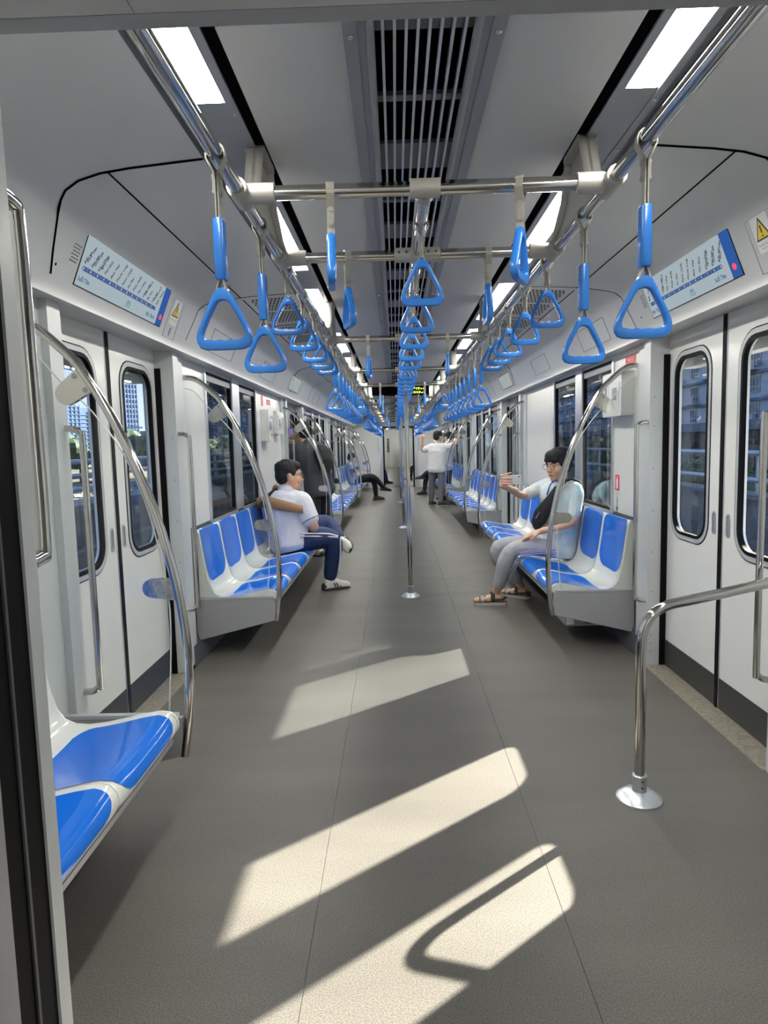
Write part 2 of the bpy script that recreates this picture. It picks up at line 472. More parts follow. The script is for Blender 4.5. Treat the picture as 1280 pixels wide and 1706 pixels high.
# ---- side walls
NW = 0; ND = 0
for s, side in SIDES:
    w = struct('wall_' + side, (s*XW, (YN+YF)/2, 1.0))
    # outer body skin (closes the car against the daylight)
    MB().box(s*1.60, s*1.67, -1.2, YF+.3, 1.855, 2.52).build('body_side', M['pillar'], w)
    MB().box(s*1.60, s*1.67, -1.2, YF+.3, -.5, .80).build('body_side', M['pillar'], w)
    MB().box(s*1.56, s*1.60, YN, YF, 1.965, 2.44).build('body_inner', M['pillar'], w)
    for d in DC:
        MB().box(s*1.585, s*1.66, d-.66, d+.66, 1.775, 1.97).build('door_head', M['pillar'], w)
        MB().box(s*1.548, s*1.60, d-.74, d-.69, 0, 1.97).build('door_jamb', M['grey'], w)
        MB().box(s*1.548, s*1.60, d+.69, d+.74, 0, 1.97).build('door_jamb', M['grey'], w)
    for bi, (y0, y1) in enumerate(BAYS):
        wins = []
        if bi in (1, 2, 3):
            b0 = H[2*bi-1]
            wins = [(b0+.468, b0+1.218), (b0+1.41, b0+2.17)]
            if bi == 1 and s < 0: wins[1] = (b0+1.46, b0+2.14)
            if bi in (2, 3): wins += [(b0+2.36, b0+3.12)]
        ys = [y0]
        for a, b in wins: ys += [a, b]
        ys.append(y1)
        MB().box(s*XW, s*1.50, y0, y1, 0, .868).build('lower_panel', M['dgrey'] if wins else M['pillar'], w)  # bench bays in dark grey: shade under the seats put into the colour
        if wins:
            MB().box(s*XW, s*1.50, wins[0][0], wins[-1][1], 1.935, 1.99).build('upper_panel', M['pillar'], w)
        for k in range(0, len(ys), 2):
            a, b = ys[k], ys[k+1]
            mull = wins and 0 < k < len(ys)-2
            MB().box(s*(XW - (.012 if mull else 0)), s*1.480, a, b, .868, 1.99).build('mullion' if mull else 'wall_panel', M['alu'] if mull else M['white'], w)
            if not mull and wins:
                for yy in ((b-.02) if k == 0 else (a+.02),):
                    MB().box(s*(XW-.012), s*XW, yy-.02, yy+.02, .85, 1.955).build('aluminium_trim', M['alu'], w)
        for (a, b) in wins:
            NW += 1
            wn = struct('window_%d' % NW, (s*XW, (a+b)/2, .87))
            def rect(e, z0=.87, z1=1.935, x=XW): return [(s*x, a+e, z0+e), (s*x, b-e, z0+e), (s*x, b-e, z1-e), (s*x, a+e, z1-e)]
            MB().plate(rect(0), rect(.018), (s*.014, 0, 0)).build('gasket', M['black'], wn)
            MB().plate(rect(.0, x=XW+.014), rect(.02, x=XW+.014), (s*.012, 0, 0)).build('reveal', M['black'], wn)
            MB().box(s*1.466, s*1.471, a+.01, b-.01, .88, 1.925).build('pane', M['winglass'], wn)
            MB().box(s*(XW+.002), s*1.465, a+.018, b-.018, 1.872, 1.917).build('blind_box', M['anod'], wn)
            MB().box(s*(XW-.016), s*(XW+.004), a-.01, b+.01, .845, .868).build('sill', M['alu'], wn)
    # sloped kick board along the seat bays, darkened to deepen the under-seat shade
    for y0, y1 in BAYS:
        MB().prism([(s*XW, y0, 0), (s*1.40, y0, 0), (s*1.40, y0, .03), (s*XW, y0, .17)], (0, y1-y0, 0)).build('kick_board', M['dgrey'], w)
    # door pillars with screws and rubber strips
    for d in DC:
        for e in (-1, 1):
            yf = d + e*.655; yb = yf + e*.10
            MB().box(s*1.40, s*1.515, yf, yb, 0, 1.965).build('door_pillar', M['pillar'], w)
            MB().box(s*1.476, s*1.51, yf - e*.010, yf, .0, 1.86).build('pillar_rubber', M['black'], w)
            sc = MB()
            for z in (.09, .14, .19, .46, .70, .95, 1.20, 1.45, 1.62):
                sc.cyl((s*1.425, yf - e*.0015, z), (s*1.425, yf + e*.002, z), .0055, 8)
            o = sc.build('pillar_screws', M['screw'], w); o['kind'] = 'stuff'
            MB().box(s*1.43, s*1.462, yb, yb + e*.16, 0, 1.965).build('pillar_return', M['pillar'], w)
    # sliding doors
    for di, d in enumerate(DC):
        ND += 1
        dr = struct('door_%d' % ND, (s*XD, d, 0))
        for e in (-1, 1):
            ya, yb = d + e*.016, d + e*.68
            lo, hi = min(ya, yb), max(ya, yb)
            cy = d + e*.365; cz = 1.33; hw, hh, rad = .40, .985, .105
            def rim(off, x): return [(s*x, y, z) for y, z in rr(cy, cz, hw + 2*off, hh + 2*off, rad + off)]
            out = [(s*XD, lo, .0), (s*XD, hi, .0), (s*XD, hi, 1.972), (s*XD, lo, 1.972)]
            leaf = MB().plate(out, rim(0, XD), (s*.034, 0, 0)).build('leaf', M['door'], dr)
            MB().plate(rim(.036, XD-.0025), rim(.030, XD-.0025), (s*.003, 0, 0)).build('window_line', M['black'], leaf)
            MB().plate(rim(.030, XD-.004), rim(.006, XD-.004), (s*.004, 0, 0)).build('window_frame', M['winframe'], leaf)
            MB().plate(rim(.006, XD-.006), rim(-.012, XD-.006), (s*.022, 0, 0)).build('window_gasket', M['black'], leaf)
            MB().prism(rim(-.012, XD+.014), (s*.005, 0, 0)).build('pane', M['doorglass'], leaf)
            MB().box(s*(XD-.003), s*XD, lo, hi, .008, .165).build('kick_plate', M['kick'], leaf)
            MB().box(s*(XD-.007), s*(XD+.03), d, d + e*.017, .0, 1.972).build('edge_rubber', M['black'], leaf)
            MB().box(s*(XD-.004), s*(XD+.02), d + e*.017, d + e*.024, .0, 1.972).build('edge_trim', M['alu'], leaf)
            hy = d + e*.072
            def cup(w_, h_, x): return [(s*x, y, z) for y, z in rr(hy, .945, w_, h_, w_*.49)]
            hd = MB().plate(cup(.042, .118, XD-.003), cup(.026, .100, XD-.003), (s*.004, 0, 0)).build('recess_pull', M['alu'], leaf)
            MB().prism(cup(.027, .101, XD-.001), (s*.002, 0, 0)).build('pull_recess', M['anod'], leaf)

# ---- near end wall with the gangway the photographer stands in
PX, PZ = .573, 1.888
we = struct('wall_near_end', (0, YN, 0))
for s, _ in SIDES:
    MB().box(s*PX, s*1.62, YN-.028, YN, 0, PZ).build('end_panel', M['pillar'], we)
    MB().box(s*(PX+.004), s*(PX+.06), YN-.115, YN-.028, 0, PZ-.12).build('gangway_seal', M['black'], we)
    MB().box(s*(PX+.001), s*(PX+.006), YN-.075, YN-.070, 0, PZ-.12).build('seal_rib', M['dgrey'], we)
    MB().box(s*PX, s*(PX+.08), -1.1, YN-.115, -.05, PZ).build('gangway_wall', M['grey'], we)
    MB().box(s*PX, s*(PX+.06), YN-.115, YN-.028, PZ-.12, PZ).build('seal_cap', M['pillar'], we)
MB().box(-1.62, 1.62, YN-.028, YN, PZ, 2.46).build('end_header', M['ceil'], we)
MB().box(-.65, -.3905, -1.1, YN-.029, PZ, PZ+.03).build('gangway_ceiling', M['white'], we)
MB().box(-.3895, .65, -1.1, YN-.029, PZ, PZ+.03).build('gangway_ceiling', M['white'], we)
MB().box(-.40, -.38, -1.1, YN-.029, PZ+.01, PZ+.04).build('ceiling_joint', M['void'], we)
rc = struct('wall_rear_carriage', (0, -4, 0))
MB().box(-1.5, 1.5, -7.0, -1.1, -.06, 0).build('rear_floor', M['floor'], rc)
MB().box(-1.5, 1.5, -7.0, -1.1, 2.32, 2.36).build('rear_ceiling', M['ceil'], rc)
MB().box(-1.5, 1.5, -7.05, -7.0, 0, 2.32).build('rear_end', M['white'], rc)
MB().box(-1.5, 1.5, -1.13, -1.1, PZ+.03, 2.32).build('rear_header', M['white'], rc)
for s, _ in SIDES:
    MB().box(s*1.45, s*1.5, -7.0, -1.1, 0, 2.32).build('rear_side', M['white'], rc)
    MB().box(s*.65, s*1.5, -1.13, -1.1, 0, 2.32).build('rear_near_wall', M['white'], rc)
    MB().box(s*.535, s*.615, -6.5, -1.6, 2.30, 2.318).build('lamp_strip', M['lamp'], rc)

# ---- far end wall, gangway and the next carriage
wf = struct('wall_far_end', (0, YF, 0))
FX, FZ = .50, 1.95
for s, _ in SIDES:
    MB().box(s*FX, s*1.62, YF, YF+.05, 0, FZ).build('end_panel', M['white'], wf)
    MB().box(s*(FX-.045), s*FX, YF-.03, YF+.07, 0, FZ).build('gangway_seal', M['black'], wf)
    MB().box(s*FX, s*(FX+.12), YF-.012, YF, 0, FZ+.06).build('end_trim', M['alu'], wf)
    MB().box(s*FX, s*(FX+.08), YF+.07, YF+1.1, -.05, FZ).build('gangway_wall', M['grey'], wf)
    MB().tube([(s*(FX+.15), YF, 1.62), (s*(FX+.15), YF-.05, 1.60), (s*(FX+.15), YF-.05, 1.17), (s*(FX+.15), YF, 1.15)], .012, 8).build('end_handle', M['chrome'], wf)
MB().box(-1.62, 1.62, YF, YF+.05, FZ, 2.46).build('end_header', M['ceil'], wf)
MB().box(-FX, FX, YF-.03, YF+.07, FZ-.05, FZ).build('seal_top', M['black'], wf)
MB().box(-.58, .58, YF+.05, YF+1.1, FZ, FZ+.03).build('gangway_ceiling', M['white'], wf)
MB().box(-.6, .6, YF, YF+1.15, -.06, .003).build('gangway_plate', M['kick'], wf)
nx = struct('wall_next_carriage', (0, YF+1.1, 0))
NY0, NY1 = YF+1.1, YF+19.5
MB().box(-1.62, 1.62, NY0, NY1, -.06, 0).build('next_floor', M['floor'], nx)
MB().box(-1.62, 1.62, NY0, NY1, 2.31, 2.35).build('next_ceiling', M['ceil'], nx)
MB().box(-1.5, 1.5, NY1-.05, NY1, 0, 2.31).build('next_end_wall', M['white'], nx)
MB().box(-.42, .42, NY1-.07, NY1-.05, 0, 1.9).build('end_door', M['door'], nx)
MB().box(-.62, -.48, NY1-.06, NY1-.05, .9, 1.75).build('end_window', M['winglass'], nx)
for s, _ in SIDES:
    MB().box(s*FX, s*1.62, NY0-.001, NY0+.05, 0, 2.31).build('next_near_wall', M['white'], nx)
    MB().box(s*1.48, s*1.56, NY0, NY1, 0, 2.31).build('next_side_wall', M['white'], nx)
    MB().box(s*.565, s*.59, NY0+.5, NY1-.5, 2.300, 2.309).build('lamp_strip', M['lamp'], nx)
    MB().cyl((s*.509, NY0+.2, 2.079), (s*.509, NY1-.2, 2.079), .02, 8).build('next_rail', M['chrome'], nx)
# ------------------------------------------------------------------ ceiling lamps
LY = [.76] + [2.45 + 1.54*k for k in range(12)]
lamp_mb = MB().prism([(x, y, 0) for x, y in rr(0, 0, .080, 1.10, .006, 3)], (0, 0, -.006))
lamp_me = lamp_mb.mesh('diffuser', M['lamp'])
cover_me = MB().box(-.044, .044, -.2, .2, -.004, 0).mesh('cover', M['anod'])
for s, side in SIDES:
    for i, y in enumerate(LY):
        ln = 1.12 if i else 1.10
        if y + ln > YF: continue
        t = thing('ceiling_light', '%s bright white ceiling light panel of the %s row' % (nth(i), side), 'light', (s*.575, y+ln/2, 2.306), 'ceiling light panels')
        inst('diffuser', lamp_me, t, (s*.575, y+ln/2, 2.306))
        MB().box(s*.575-.045, s*.575+.045, y+ln, (LY[i+1] if i+1 < len(LY) else YF), 2.300, 2.308).build('cover', M['anod'], t)
        sc = MB()
        for yy in (y+ln+.06, y+ln+.36):
            for dx in (-.057, .057): sc.lathe((s*.575+dx, yy, 2.297), [(.005, 0), (.004, -.003)], 8)
        sc.build('screws', M['screw'], t)

# ------------------------------------------------------------------ air-conditioning grille along the middle
GX = -.012
g = thing('ceiling_grille', 'long grey slatted ventilation grille along the middle of the ceiling', 'grille', (GX, 11, 2.30))
for e in (-1, 1):
    MB().box(GX+e*.150, GX+e*.182, YN, YF, 2.292, 2.312).build('frame', M['anod'], g)
    MB().box(GX+e*.128, GX+e*.150, YN, YF, 2.298, 2.312).build('frame_step', M['anod'], g)
    MB().tube([(GX+e*.122, YN, 2.302), (GX+e*.122, YF, 2.302)], .011, 8).build('edge_tube', M['anod'], g)
    sm = MB()
    for k in range(24):
        y = 1.58 + .86*k
        if y < YF: sm.lathe((GX+e*.166, y, 2.292), [(.009, 0), (.0085, -.003), (.004, -.005)], 10)
    sm.build('screws', M['chrome'], g)
for k in range(8):
    x = GX - .0925 + k*.0264
    MB().prism([(x-.0035, YN, 2.296), (x+.0035, YN, 2.296), (x+.002, YN, 2.326), (x-.002, YN, 2.326)], (0, YF-YN, 0)).build('slat', M['alu'], g)
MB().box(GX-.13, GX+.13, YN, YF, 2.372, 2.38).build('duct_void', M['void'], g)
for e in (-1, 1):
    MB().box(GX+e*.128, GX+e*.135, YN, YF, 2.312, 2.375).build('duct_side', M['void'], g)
pl = MB().box(-.128, .128, -.097, .097, 0, .012).mesh('cross_plate', M['anod'])
pb = MB().box(-.128, .128, -.016, .016, 0, .012).mesh('cross_bar', M['anod'])
y = 1.53
while y < YF:
    inst('cross_plate', pl, g, (GX, y, 2.33)); inst('cross_bar', pb, g, (GX, y+.40, 2.33)); y += .772

# ------------------------------------------------------------------ overhead rails
ZR, XR = 2.079, .509
JY = [1.90, 2.54, 4.46, 6.315, 7.90, 9.85, 11.6, 13.15, 15.1, 16.85, 18.4, 20.3]
for s, side in SIDES:
    t = thing('handrail', 'long polished overhead handrail running along the %s row of lights' % side, 'handrail', (s*XR, 11, ZR), 'long overhead handrails')
    MB().tube([(s*XR, YN, ZR), (s*XR, YF, ZR)], .0195, 12).build('rail', M['chrome'], t)
    for k, yb in enumerate([2.21, 4.42, 6.87, 8.41, 9.95, 11.5, 13.03, 14.57, 16.1, 17.65, 19.2]):
        a = .34 if k < 2 else .30
        pts = [(yb-a, ZR+.012), (yb+a, ZR+.012), (yb+a*.72, ZR+.035), (yb+a*.40, ZR+.10), (yb+.09, ZR+.20), (yb+.085, 2.315), (yb-.085, 2.315), (yb-.09, ZR+.20), (yb-a*.40, ZR+.10), (yb-a*.72, ZR+.035)]
        MB().prism([(s*XR-.004, yy, z) for yy, z in pts], (.008, 0, 0)).build('bracket_web', M['castal'], t)
        for q in (pts[1:6], [pts[0]] + pts[:5:-1]):
            o_ = MB().grid([[(s*XR + e*.026, yy, z) for e in (-1, 1)] for yy, z in q]).build('bracket_flange', M['castal'], t)
            o_.modifiers.new('s', 'SOLIDIFY').thickness = .006
        MB().box(s*XR-.03, s*XR+.03, yb-.085, yb+.085, 2.285, 2.315).build('bracket_foot', M['castal'], t)
t = thing('handrail', 'long polished overhead handrail down the middle carrying the centre straps', 'handrail', (0, 11, ZR), 'long overhead handrails')
MB().tube([(0, JY[0], ZR), (0, YF, ZR)], .0195, 12).build('rail', M['chrome'], t)
for i, y in enumerate(JY):
    t = thing('cross_rail', '%s polished steel cross rail joining the overhead handrails' % nth(i), 'handrail', (0, y, ZR), 'overhead cross rails')
    MB().tube([(-XR+.02, y, ZR), (XR-.02, y, ZR)], .0195, 12).build('rail', M['chrome'], t)
    for s, _ in SIDES:
        j = MB().tube([(s*(XR-.02), y, ZR), (s*(XR-.095), y, ZR)], .0275, 14)
        j.tube([(s*XR, y-.055, ZR), (s*XR, y+.055, ZR)], .0275, 14)
        j.build('tee_joint', M['castal'], t)
    c = MB().tube([(-.042 if i == 0 else -.085, y, ZR), (.042 if i == 0 else .085, y, ZR)], .026, 14)
    c.tube([(0, y+(.012 if i == 0 else -.05), ZR), (0, y+.055, ZR)], .026, 14)
    cj = c.build('centre_joint', M['castal'], t)
    if i: 
        sm = MB()
        for x in (-.068, -.04, .04, .068): sm.cyl((x, y-.0245, ZR+.004), (x, y-.028, ZR+.004), .005, 8)
        sm.build('joint_screws', M['dgrey'], cj)

# ------------------------------------------------------------------ hanging straps
def ring_mesh(name):
    """rounded triangular grip lying in the x-z plane, apex at the origin"""
    outer = curve([(0, -.001), (.016, -.008), (.038, -.050), (.062, -.098), (.0695, -.125), (.063, -.145), (.045, -.152), (0, -.153),
                   (-.045, -.152), (-.063, -.145), (-.0695, -.125), (-.062, -.098), (-.038, -.050), (-.016, -.008), (0, -.001)], 3)[:-1]
    inner = curve([(0, -.034), (.014, -.039), (.030, -.066), (.047, -.100), (.0515, -.116), (.047, -.126), (.036, -.126), (.026, -.129), (.013, -.126), (0, -.129),
                   (-.013, -.126), (-.026, -.129), (-.036, -.126), (-.047, -.126), (-.0515, -.116), (-.047, -.100), (-.030, -.066), (-.014, -.039), (0, -.034)], 3)[:-1]
    m = MB()
    bm = bmesh.new()
    n = 42
    def resamp(c):
        P = [Vector((a, b)) if not isinstance(a, Vector) else a for a, b in c]
        return P
    def by_angle(c):
        res = []
        c0 = Vector((0, -.09))
        P = [Vector((p[0], p[1])) for p in c]
        for k in range(n):
            a = 2*math.pi*k/n; d = Vector((math.cos(a), math.sin(a)))
            best = None
            for i in range(len(P)):
                p, q = P[i]-c0, P[(i+1) % len(P)]-c0
                e = q - p; den = d.x*e.y - d.y*e.x
                if abs(den) < 1e-12: continue
                t = (p.x*e.y - p.y*e.x)/den; u_ = (p.x*d.y - p.y*d.x)/den
                if t > 0 and -1e-6 <= u_ <= 1+1e-6 and (best is None or t < best): best = t
            res.append(c0 + d*best)
        return res
    O = by_angle([(p.x, p.y) for p in [Vector((a, b, 0)) for a, b in [(q[0], q[1]) for q in outer]]])
    I = by_angle([(q[0], q[1]) for q in inner])
    hd = .0125
    vs = []; K = 8
    for k in range(n):
        o, i = O[k], I[k]
        mid = (o+i)/2; hw = (o-i)/2
        for j in range(K):
            a = 2*math.pi*j/K
            ca, sa = math.cos(a), math.sin(a)
            ca = math.copysign(abs(ca)**.65, ca); sa = math.copysign(abs(sa)**.65, sa)
            p = mid + hw*ca
            vs.append((p.x, hd*sa, p.y))
    fs = [(k*K+j, k*K+(j+1) % K, ((k+1) % n)*K+(j+1) % K, ((k+1) % n)*K+j) for k in range(n) for j in range(K)]
    m.add(vs, fs); bm.free()
    return m.mesh(name, M['blue'], True, 60)
ring_me = ring_mesh('grip_ring')
def ribbon(m, path, w=.011, th=.0018):
    """webbing: path in x-z, width along y"""
    P = [Vector((x, 0, z)) for x, z in path]
    for i in range(len(P)-1):
        d = (P[i+1]-P[i]).normalized(); nrm = Vector((d.z, 0, -d.x))*th
        a, b = P[i]-d*.001, P[i+1]+d*.001
        Y = Vector((0, w, 0))
        m.prism([a-nrm-Y, a+nrm-Y, b+nrm-Y, b-nrm-Y], Y*2)
    return m
arch = [(.0225*math.cos(R(a)), .0225*math.sin(R(a))) for a in range(0, 181, 30)]
def loop(zc): return ribbon(MB(), [(.004, zc), (.0225, -.012)] + arch + [(-.0225, -.012), (-.004, zc)])
lw = ribbon(ribbon(loop(-.048), [(.0035, -.046), (.0035, -.290), (.012, -.316)]), [(-.0035, -.046), (-.0035, -.290), (-.012, -.316)])
long_web = lw.mesh('webbing', M['strapweb'])
sw = ribbon(ribbon(loop(-.048), [(.0035, -.046), (.004, -.095), (.009, -.118)]), [(-.0035, -.046), (-.004, -.095), (-.009, -.118)])
short_web = sw.mesh('webbing', M['strapweb'])
def clip_mesh():
    m = MB()
    for e in (-1, 1):
        m.prism([(e*.006, y, z) for y, z in rr(0, -.070, .018, .054, .008, 4)], (e*.004, 0, 0))
        for z in (-.052, -.088): m.cyl((e*.010, 0, z), (e*.0125, 0, z), .0055, 10)
    return m.mesh('buckle', M['strapweb'])
clip_me = clip_mesh()
slv = MB()
rows = []
for z, a, b in ((-.150, .0105, .0165), (-.153, .0125, .0185), (-.20, .0130, .0190), (-.288, .0135, .0195), (-.292, .011, .017)):
    rows.append([Vector((x, y, z)) for x, y in rr(0, 0, 2*a, 2*b, .007, 3)])
n_ = len(rows[0])
slv.add([p for r in rows for p in r], [(i*n_+k, i*n_+(k+1) % n_, (i+1)*n_+(k+1) % n_, (i+1)*n_+k) for i in range(len(rows)-1) for k in range(n_)] + [tuple(range(n_)), tuple(range(4*n_, 5*n_))])
sleeve_me = slv.mesh('sleeve', M['blue'])
RINGZ = {True: -.306, False: -.106}
rnd = random.Random(3)
def strap(x, y, long, rot, label, group, tilt=None):
    t = thing('hand_strap', label, 'hand strap', (x, y, ZR), group)
    t.rotation_euler = (0, 0, rot + (rnd.uniform(-.09, .09) if tilt is None else tilt))
    inst0 = lambda nm, me, loc=(0, 0, 0), r=(0, 0, 0): _child(nm, me, t, loc, r)
    inst0('webbing', long_web if long else short_web)
    inst0('buckle', clip_me)
    if long: inst0('sleeve', sleeve_me)
    inst0('grip_ring', ring_me, (0, 0, RINGZ[long]), (rnd.uniform(-.05, .05), 0, 0))
def _child(nm, me, t, loc, r):
    o = bpy.data.objects.new(nm, me); COL.objects.link(o); o.parent = t; o.location = loc; o.rotation_euler = r
base_side = [(1.645, 1), (2.16, 1), (2.67, 0), (3.112, 0), (3.545, 0), (3.885, 0), (4.19, 0)] + [(4.66 + .39*k, 1) for k in range(8)]
pat = [(8.12, 0), (8.52, 0), (8.93, 0), (9.30, 0), (9.62, 0)] + [(10.05 + .39*k, 1) for k in range(8)]
side_list = base_side + pat + [(y+5.24, l) for y, l in pat] + [(y+10.48, l) for y, l in pat if y+10.48 < 20.9]
for s, side in SIDES:
    nl = ns = 0
    for y, l in side_list:
        if l: lab = '%s long-sleeved blue hand strap of the %s overhead rail' % (nth(nl), side); nl += 1
        else: lab = '%s short blue hand strap of the %s overhead rail' % (nth(ns), side); ns += 1
        strap(s*XR, y, bool(l), 0, lab, 'blue hand straps on the side rails')
cy_list = [2.18, 2.71, 3.15, 3.60, 4.03, 4.66, 5.0, 5.35, 5.72, 6.10] + [6.55 + .42*k for k in range(34)]
for i, y in enumerate([v for v in cy_list if v < 20.9 and all(abs(v-j) > .06 for j in JY)]):
    strap(0, y, False, 0, '%s blue hand strap of the centre row' % nth(i), 'blue hand straps on the centre rail')
for i, y in enumerate(JY):
    if i in (3, 6, 9): continue
    for s, side in SIDES:
        tl = {(0, 1): -.42, (1, -1): .30, (0, -1): .10}.get((i, s), rnd.uniform(-.15, .15))
        strap(s*.262, y, False, math.pi/2, 'blue hand strap on the %s half of the %s cross rail, seen edge-on' % (side, nth(i)), 'blue hand straps on the cross rails', tl)

# ------------------------------------------------------------------ floor poles in the aisle
for i, y in enumerate((5.905, 10.85, 15.58)):
    t = thing('grab_pole', ['polished steel floor pole nearest the camera in the middle of the aisle', 'second polished steel floor pole, half hidden behind the nearest pole', 'third and farthest polished steel floor pole in the aisle'][i], 'pole', (.01, y, 0), 'aisle poles')
    MB().tube([(.01, y, .02), (.005, y, ZR)], .0195, 14).build('pole', M['chrome'], t)
    b = MB().lathe((.01, y, 0), [(.088, 0), (.088, .006), (.056, .030), (.027, .036), (.027, .098), (.024, .101)], 24).build('base_flange', M['alu'], t)
    sm = MB()
    for z in (.06, .08): sm.cyl((.01, y-.026, z), (.01, y-.029, z), .004, 8)
    sm.build('screws', M['dgrey'], b)
    MB().tube([(.005, y, ZR-.05), (.005, y, ZR+.0)], .027, 12).build('top_socket', M['castal'], t)

# ------------------------------------------------------------------ curved floor rail by the right front door
t = thing('floor_rail', 'bent polished steel rail rising from the floor by the right front door', 'handrail', (.81, 2.435, 0))
path = [(.81, 2.435, .02), (.81, 2.435, .30), (.808, 2.435, .54)] + [tuple(p) for p in curve([(.808, 2.435, .58), (.815, 2.435, .655), (.850, 2.435, .722), (.905, 2.435, .757), (.99, 2.435, .775)], 4)] + [(1.10, 2.435, .797), (1.273, 2.435, .834), (1.46, 2.435, .872)]
MB().tube(path, .0195, 14).build('rail', M['chrome'], t)
b = MB().lathe((.81, 2.435, 0), [(.085, 0), (.085, .006), (.056, .028), (.027, .034), (.027, .095), (.0235, .098)], 28).build('base_flange', M['alu'], t)
sm = MB()
for z in (.055, .08): sm.cyl((.812, 2.435-.026, z), (.812, 2.435-.0295, z), .0042, 8)
sm.build('screws', M['dgrey'], b)
MB().tube([(1.44, 2.435, .868), (1.452, 2.435, .871)], .034, 14).build('wall_flange', M['alu'], t)
# handle on the near end wall
t = thing('end_wall_handle', 'tall polished steel handle on the left end wall beside the black gangway seal', 'handle', (-.63, YN, 1.2))
MB().tube(curve([(-.608, YN, 1.720), (-.608, .915, 1.718), (-.608, .930, 1.69), (-.608, .932, 1.5), (-.608, .932, 1.26), (-.608, .918, 1.232), (-.608, YN, 1.229)], 4), .0115, 12).build('tube', M['chrome'], t)

# ------------------------------------------------------------------ benches
SP = [(.935,.350),(.914,.358),(.909,.372),(.909,.392),(.916,.412),(.936,.428),(.970,.434),(1.03,.424),(1.10,.408),(1.17,.394),(1.235,.386),(1.285,.389),(1.325,.408),(1.352,.446),(1.368,.50),(1.380,.56),(1.391,.63),(1.401,.70),(1.410,.77),(1.417,.815),(1.425,.838),(1.437,.846)]
def seat_point(i_f, q, half, off=0.0):
    """q in -1..1 across the seat, i_f fractional station along the profile"""
    i = min(int(i_f), len(SP)-2); f_ = i_f - i
    x = SP[i][0]*(1-f_) + SP[i+1][0]*f_; z = SP[i][1]*(1-f_) + SP[i+1][1]*f_
    a = SP[max(i-1, 0)]; b = SP[min(i+2, len(SP)-1)]
    d = Vector((b[0]-a[0], b[1]-a[1])).normalized(); n = Vector((-d.y, d.x))
    k = i_f/(len(SP)-1)
    env = min(1, max(0, (k-.12)/.15))*min(1, max(0, (1-k)/.12))
    h = -.016*(1-q*q)*env + .006*abs(q)**8*env
    if k < .2: h += -.004*abs(q)**10
    p = Vector((x, z)) + n*(h + off)
    return p.x, p.y
PITCH = .508
def seat_meshes(s):
    half = PITCH/2 - .0012
    nu = 16
    rows = [[(s*seat_point(i, q, half)[0], q*half, seat_point(i, q, half)[1]) for q in [-1 + 2*k/nu for k in range(nu+1)]] for i in range(len(SP))]
    m = MB().grid(rows)
    # underside
    under = [[(s*x, q*half, z) for q in (-1, 1)] for x, z in ((.935,.350),(1.34,.335),(1.37,.40),(1.44,.84))]
    m.grid(under)
    # side closures
    for q in (-1, 1):
        pts = [(s*seat_point(i, q, half)[0], q*half, seat_point(i, q, half)[1]) for i in range(len(SP))] + [(s*1.44, q*half, .84), (s*1.37, q*half, .40), (s*1.34, q*half, .335)]
        m.add(pts, [tuple(range(len(pts)))])
    shell = m.mesh('seat_shell', M['seatwhite'], True, 50)
    def pad(i0, i1, w0, r0, r1):
        nt, nq = 26, 14
        # arc length for rounded corners
        ts = [i0 + (i1-i0)*k/nt for k in range(nt+1)]
        P = [Vector(seat_point(t, 0, half)) for t in ts]
        L = [0]
        for a, b in zip(P, P[1:]): L.append(L[-1] + (b-a).length)
        rows = []
        for t, l in zip(ts, L):
            w = w0
            if l < r0: w = w0 - r0 + math.sqrt(max(0, r0*r0 - (r0-l)**2))
            d = L[-1]-l
            if d < r1: w = min(w, w0 - r1 + math.sqrt(max(0, r1*r1 - (r1-d)**2)))
            rows.append([(s*seat_point(t, q*w/half, half, .0022)[0], q*w, seat_point(t, q*w/half, half, .0022)[1]) for q in [-1 + 2*k/nq for k in range(nq+1)]])
        return MB().grid(rows)
    seat_pad = pad(2.2, 10.4, .231, .085, .06).mesh('seat_pad', M['seatblue'], True, 60)
    back_pad = pad(13.7, 20.8, .231, .11, .05).mesh('back_pad', M['seatblue'], True, 60)
    return shell, seat_pad, back_pad
SEATM = {s: seat_meshes(s) for s, _ in SIDES}
def bench(s, y0, y1, n, label):
    t = thing('bench_seat', label, 'bench', (s*1.2, (y0+y1)/2, 0), 'blue and white seat benches')
    st = y0 + ((y1-y0) - n*PITCH)/2 + PITCH/2
    for k in range(n):
        sh = inst('seat_shell', SEATM[s][0], t, (0, st+k*PITCH, 0))
        for nm, me in (('seat_pad', SEATM[s][1]), ('back_pad', SEATM[s][2])):
            o = bpy.data.objects.new(nm, me); COL.objects.link(o); o.parent = sh
    ya, yb = st-PITCH/2, st+(n-.5)*PITCH
    for y in (ya-.012, yb):
        pts = [(s*x, y, z+.006) for x, z in SP] + [(s*1.447, y, .84), (s*1.447, y, .33), (s*1.34, y, .33)]
        MB().prism(pts, (0, .012, 0)).build('end_cap', M['seatwhite'], t)
    MB().box(s*.93, s*1.40, ya, yb, .318, .336).build('support_beam', M['grey'], t)
    MB().box(s*1.30, s*1.445, ya+.05, yb-.05, .17, .318).build('heater_case', M['dgrey'], t)
    return t, ya, yb
bench(-1, 1.272, 2.292, 2, 'nearest blue and white bench, cut off at the left edge of the picture')
bl = {1: 'second', 3: 'third', 5: 'fourth'}
bench(-1, H[1], H[2], 7, 'left blue and white bench that the man in white polo sits on')
bench(1, H[1], H[2], 7, 'right blue and white bench that the man taking a selfie sits on')
bench(-1, H[3], H[4], 7, 'empty left blue and white bench in mid carriage')
bench(1, H[3], H[4], 7, 'empty right blue and white bench in mid carriage')
bench(-1, H[5], H[6], 7, 'left blue and white bench with the man in black trousers')
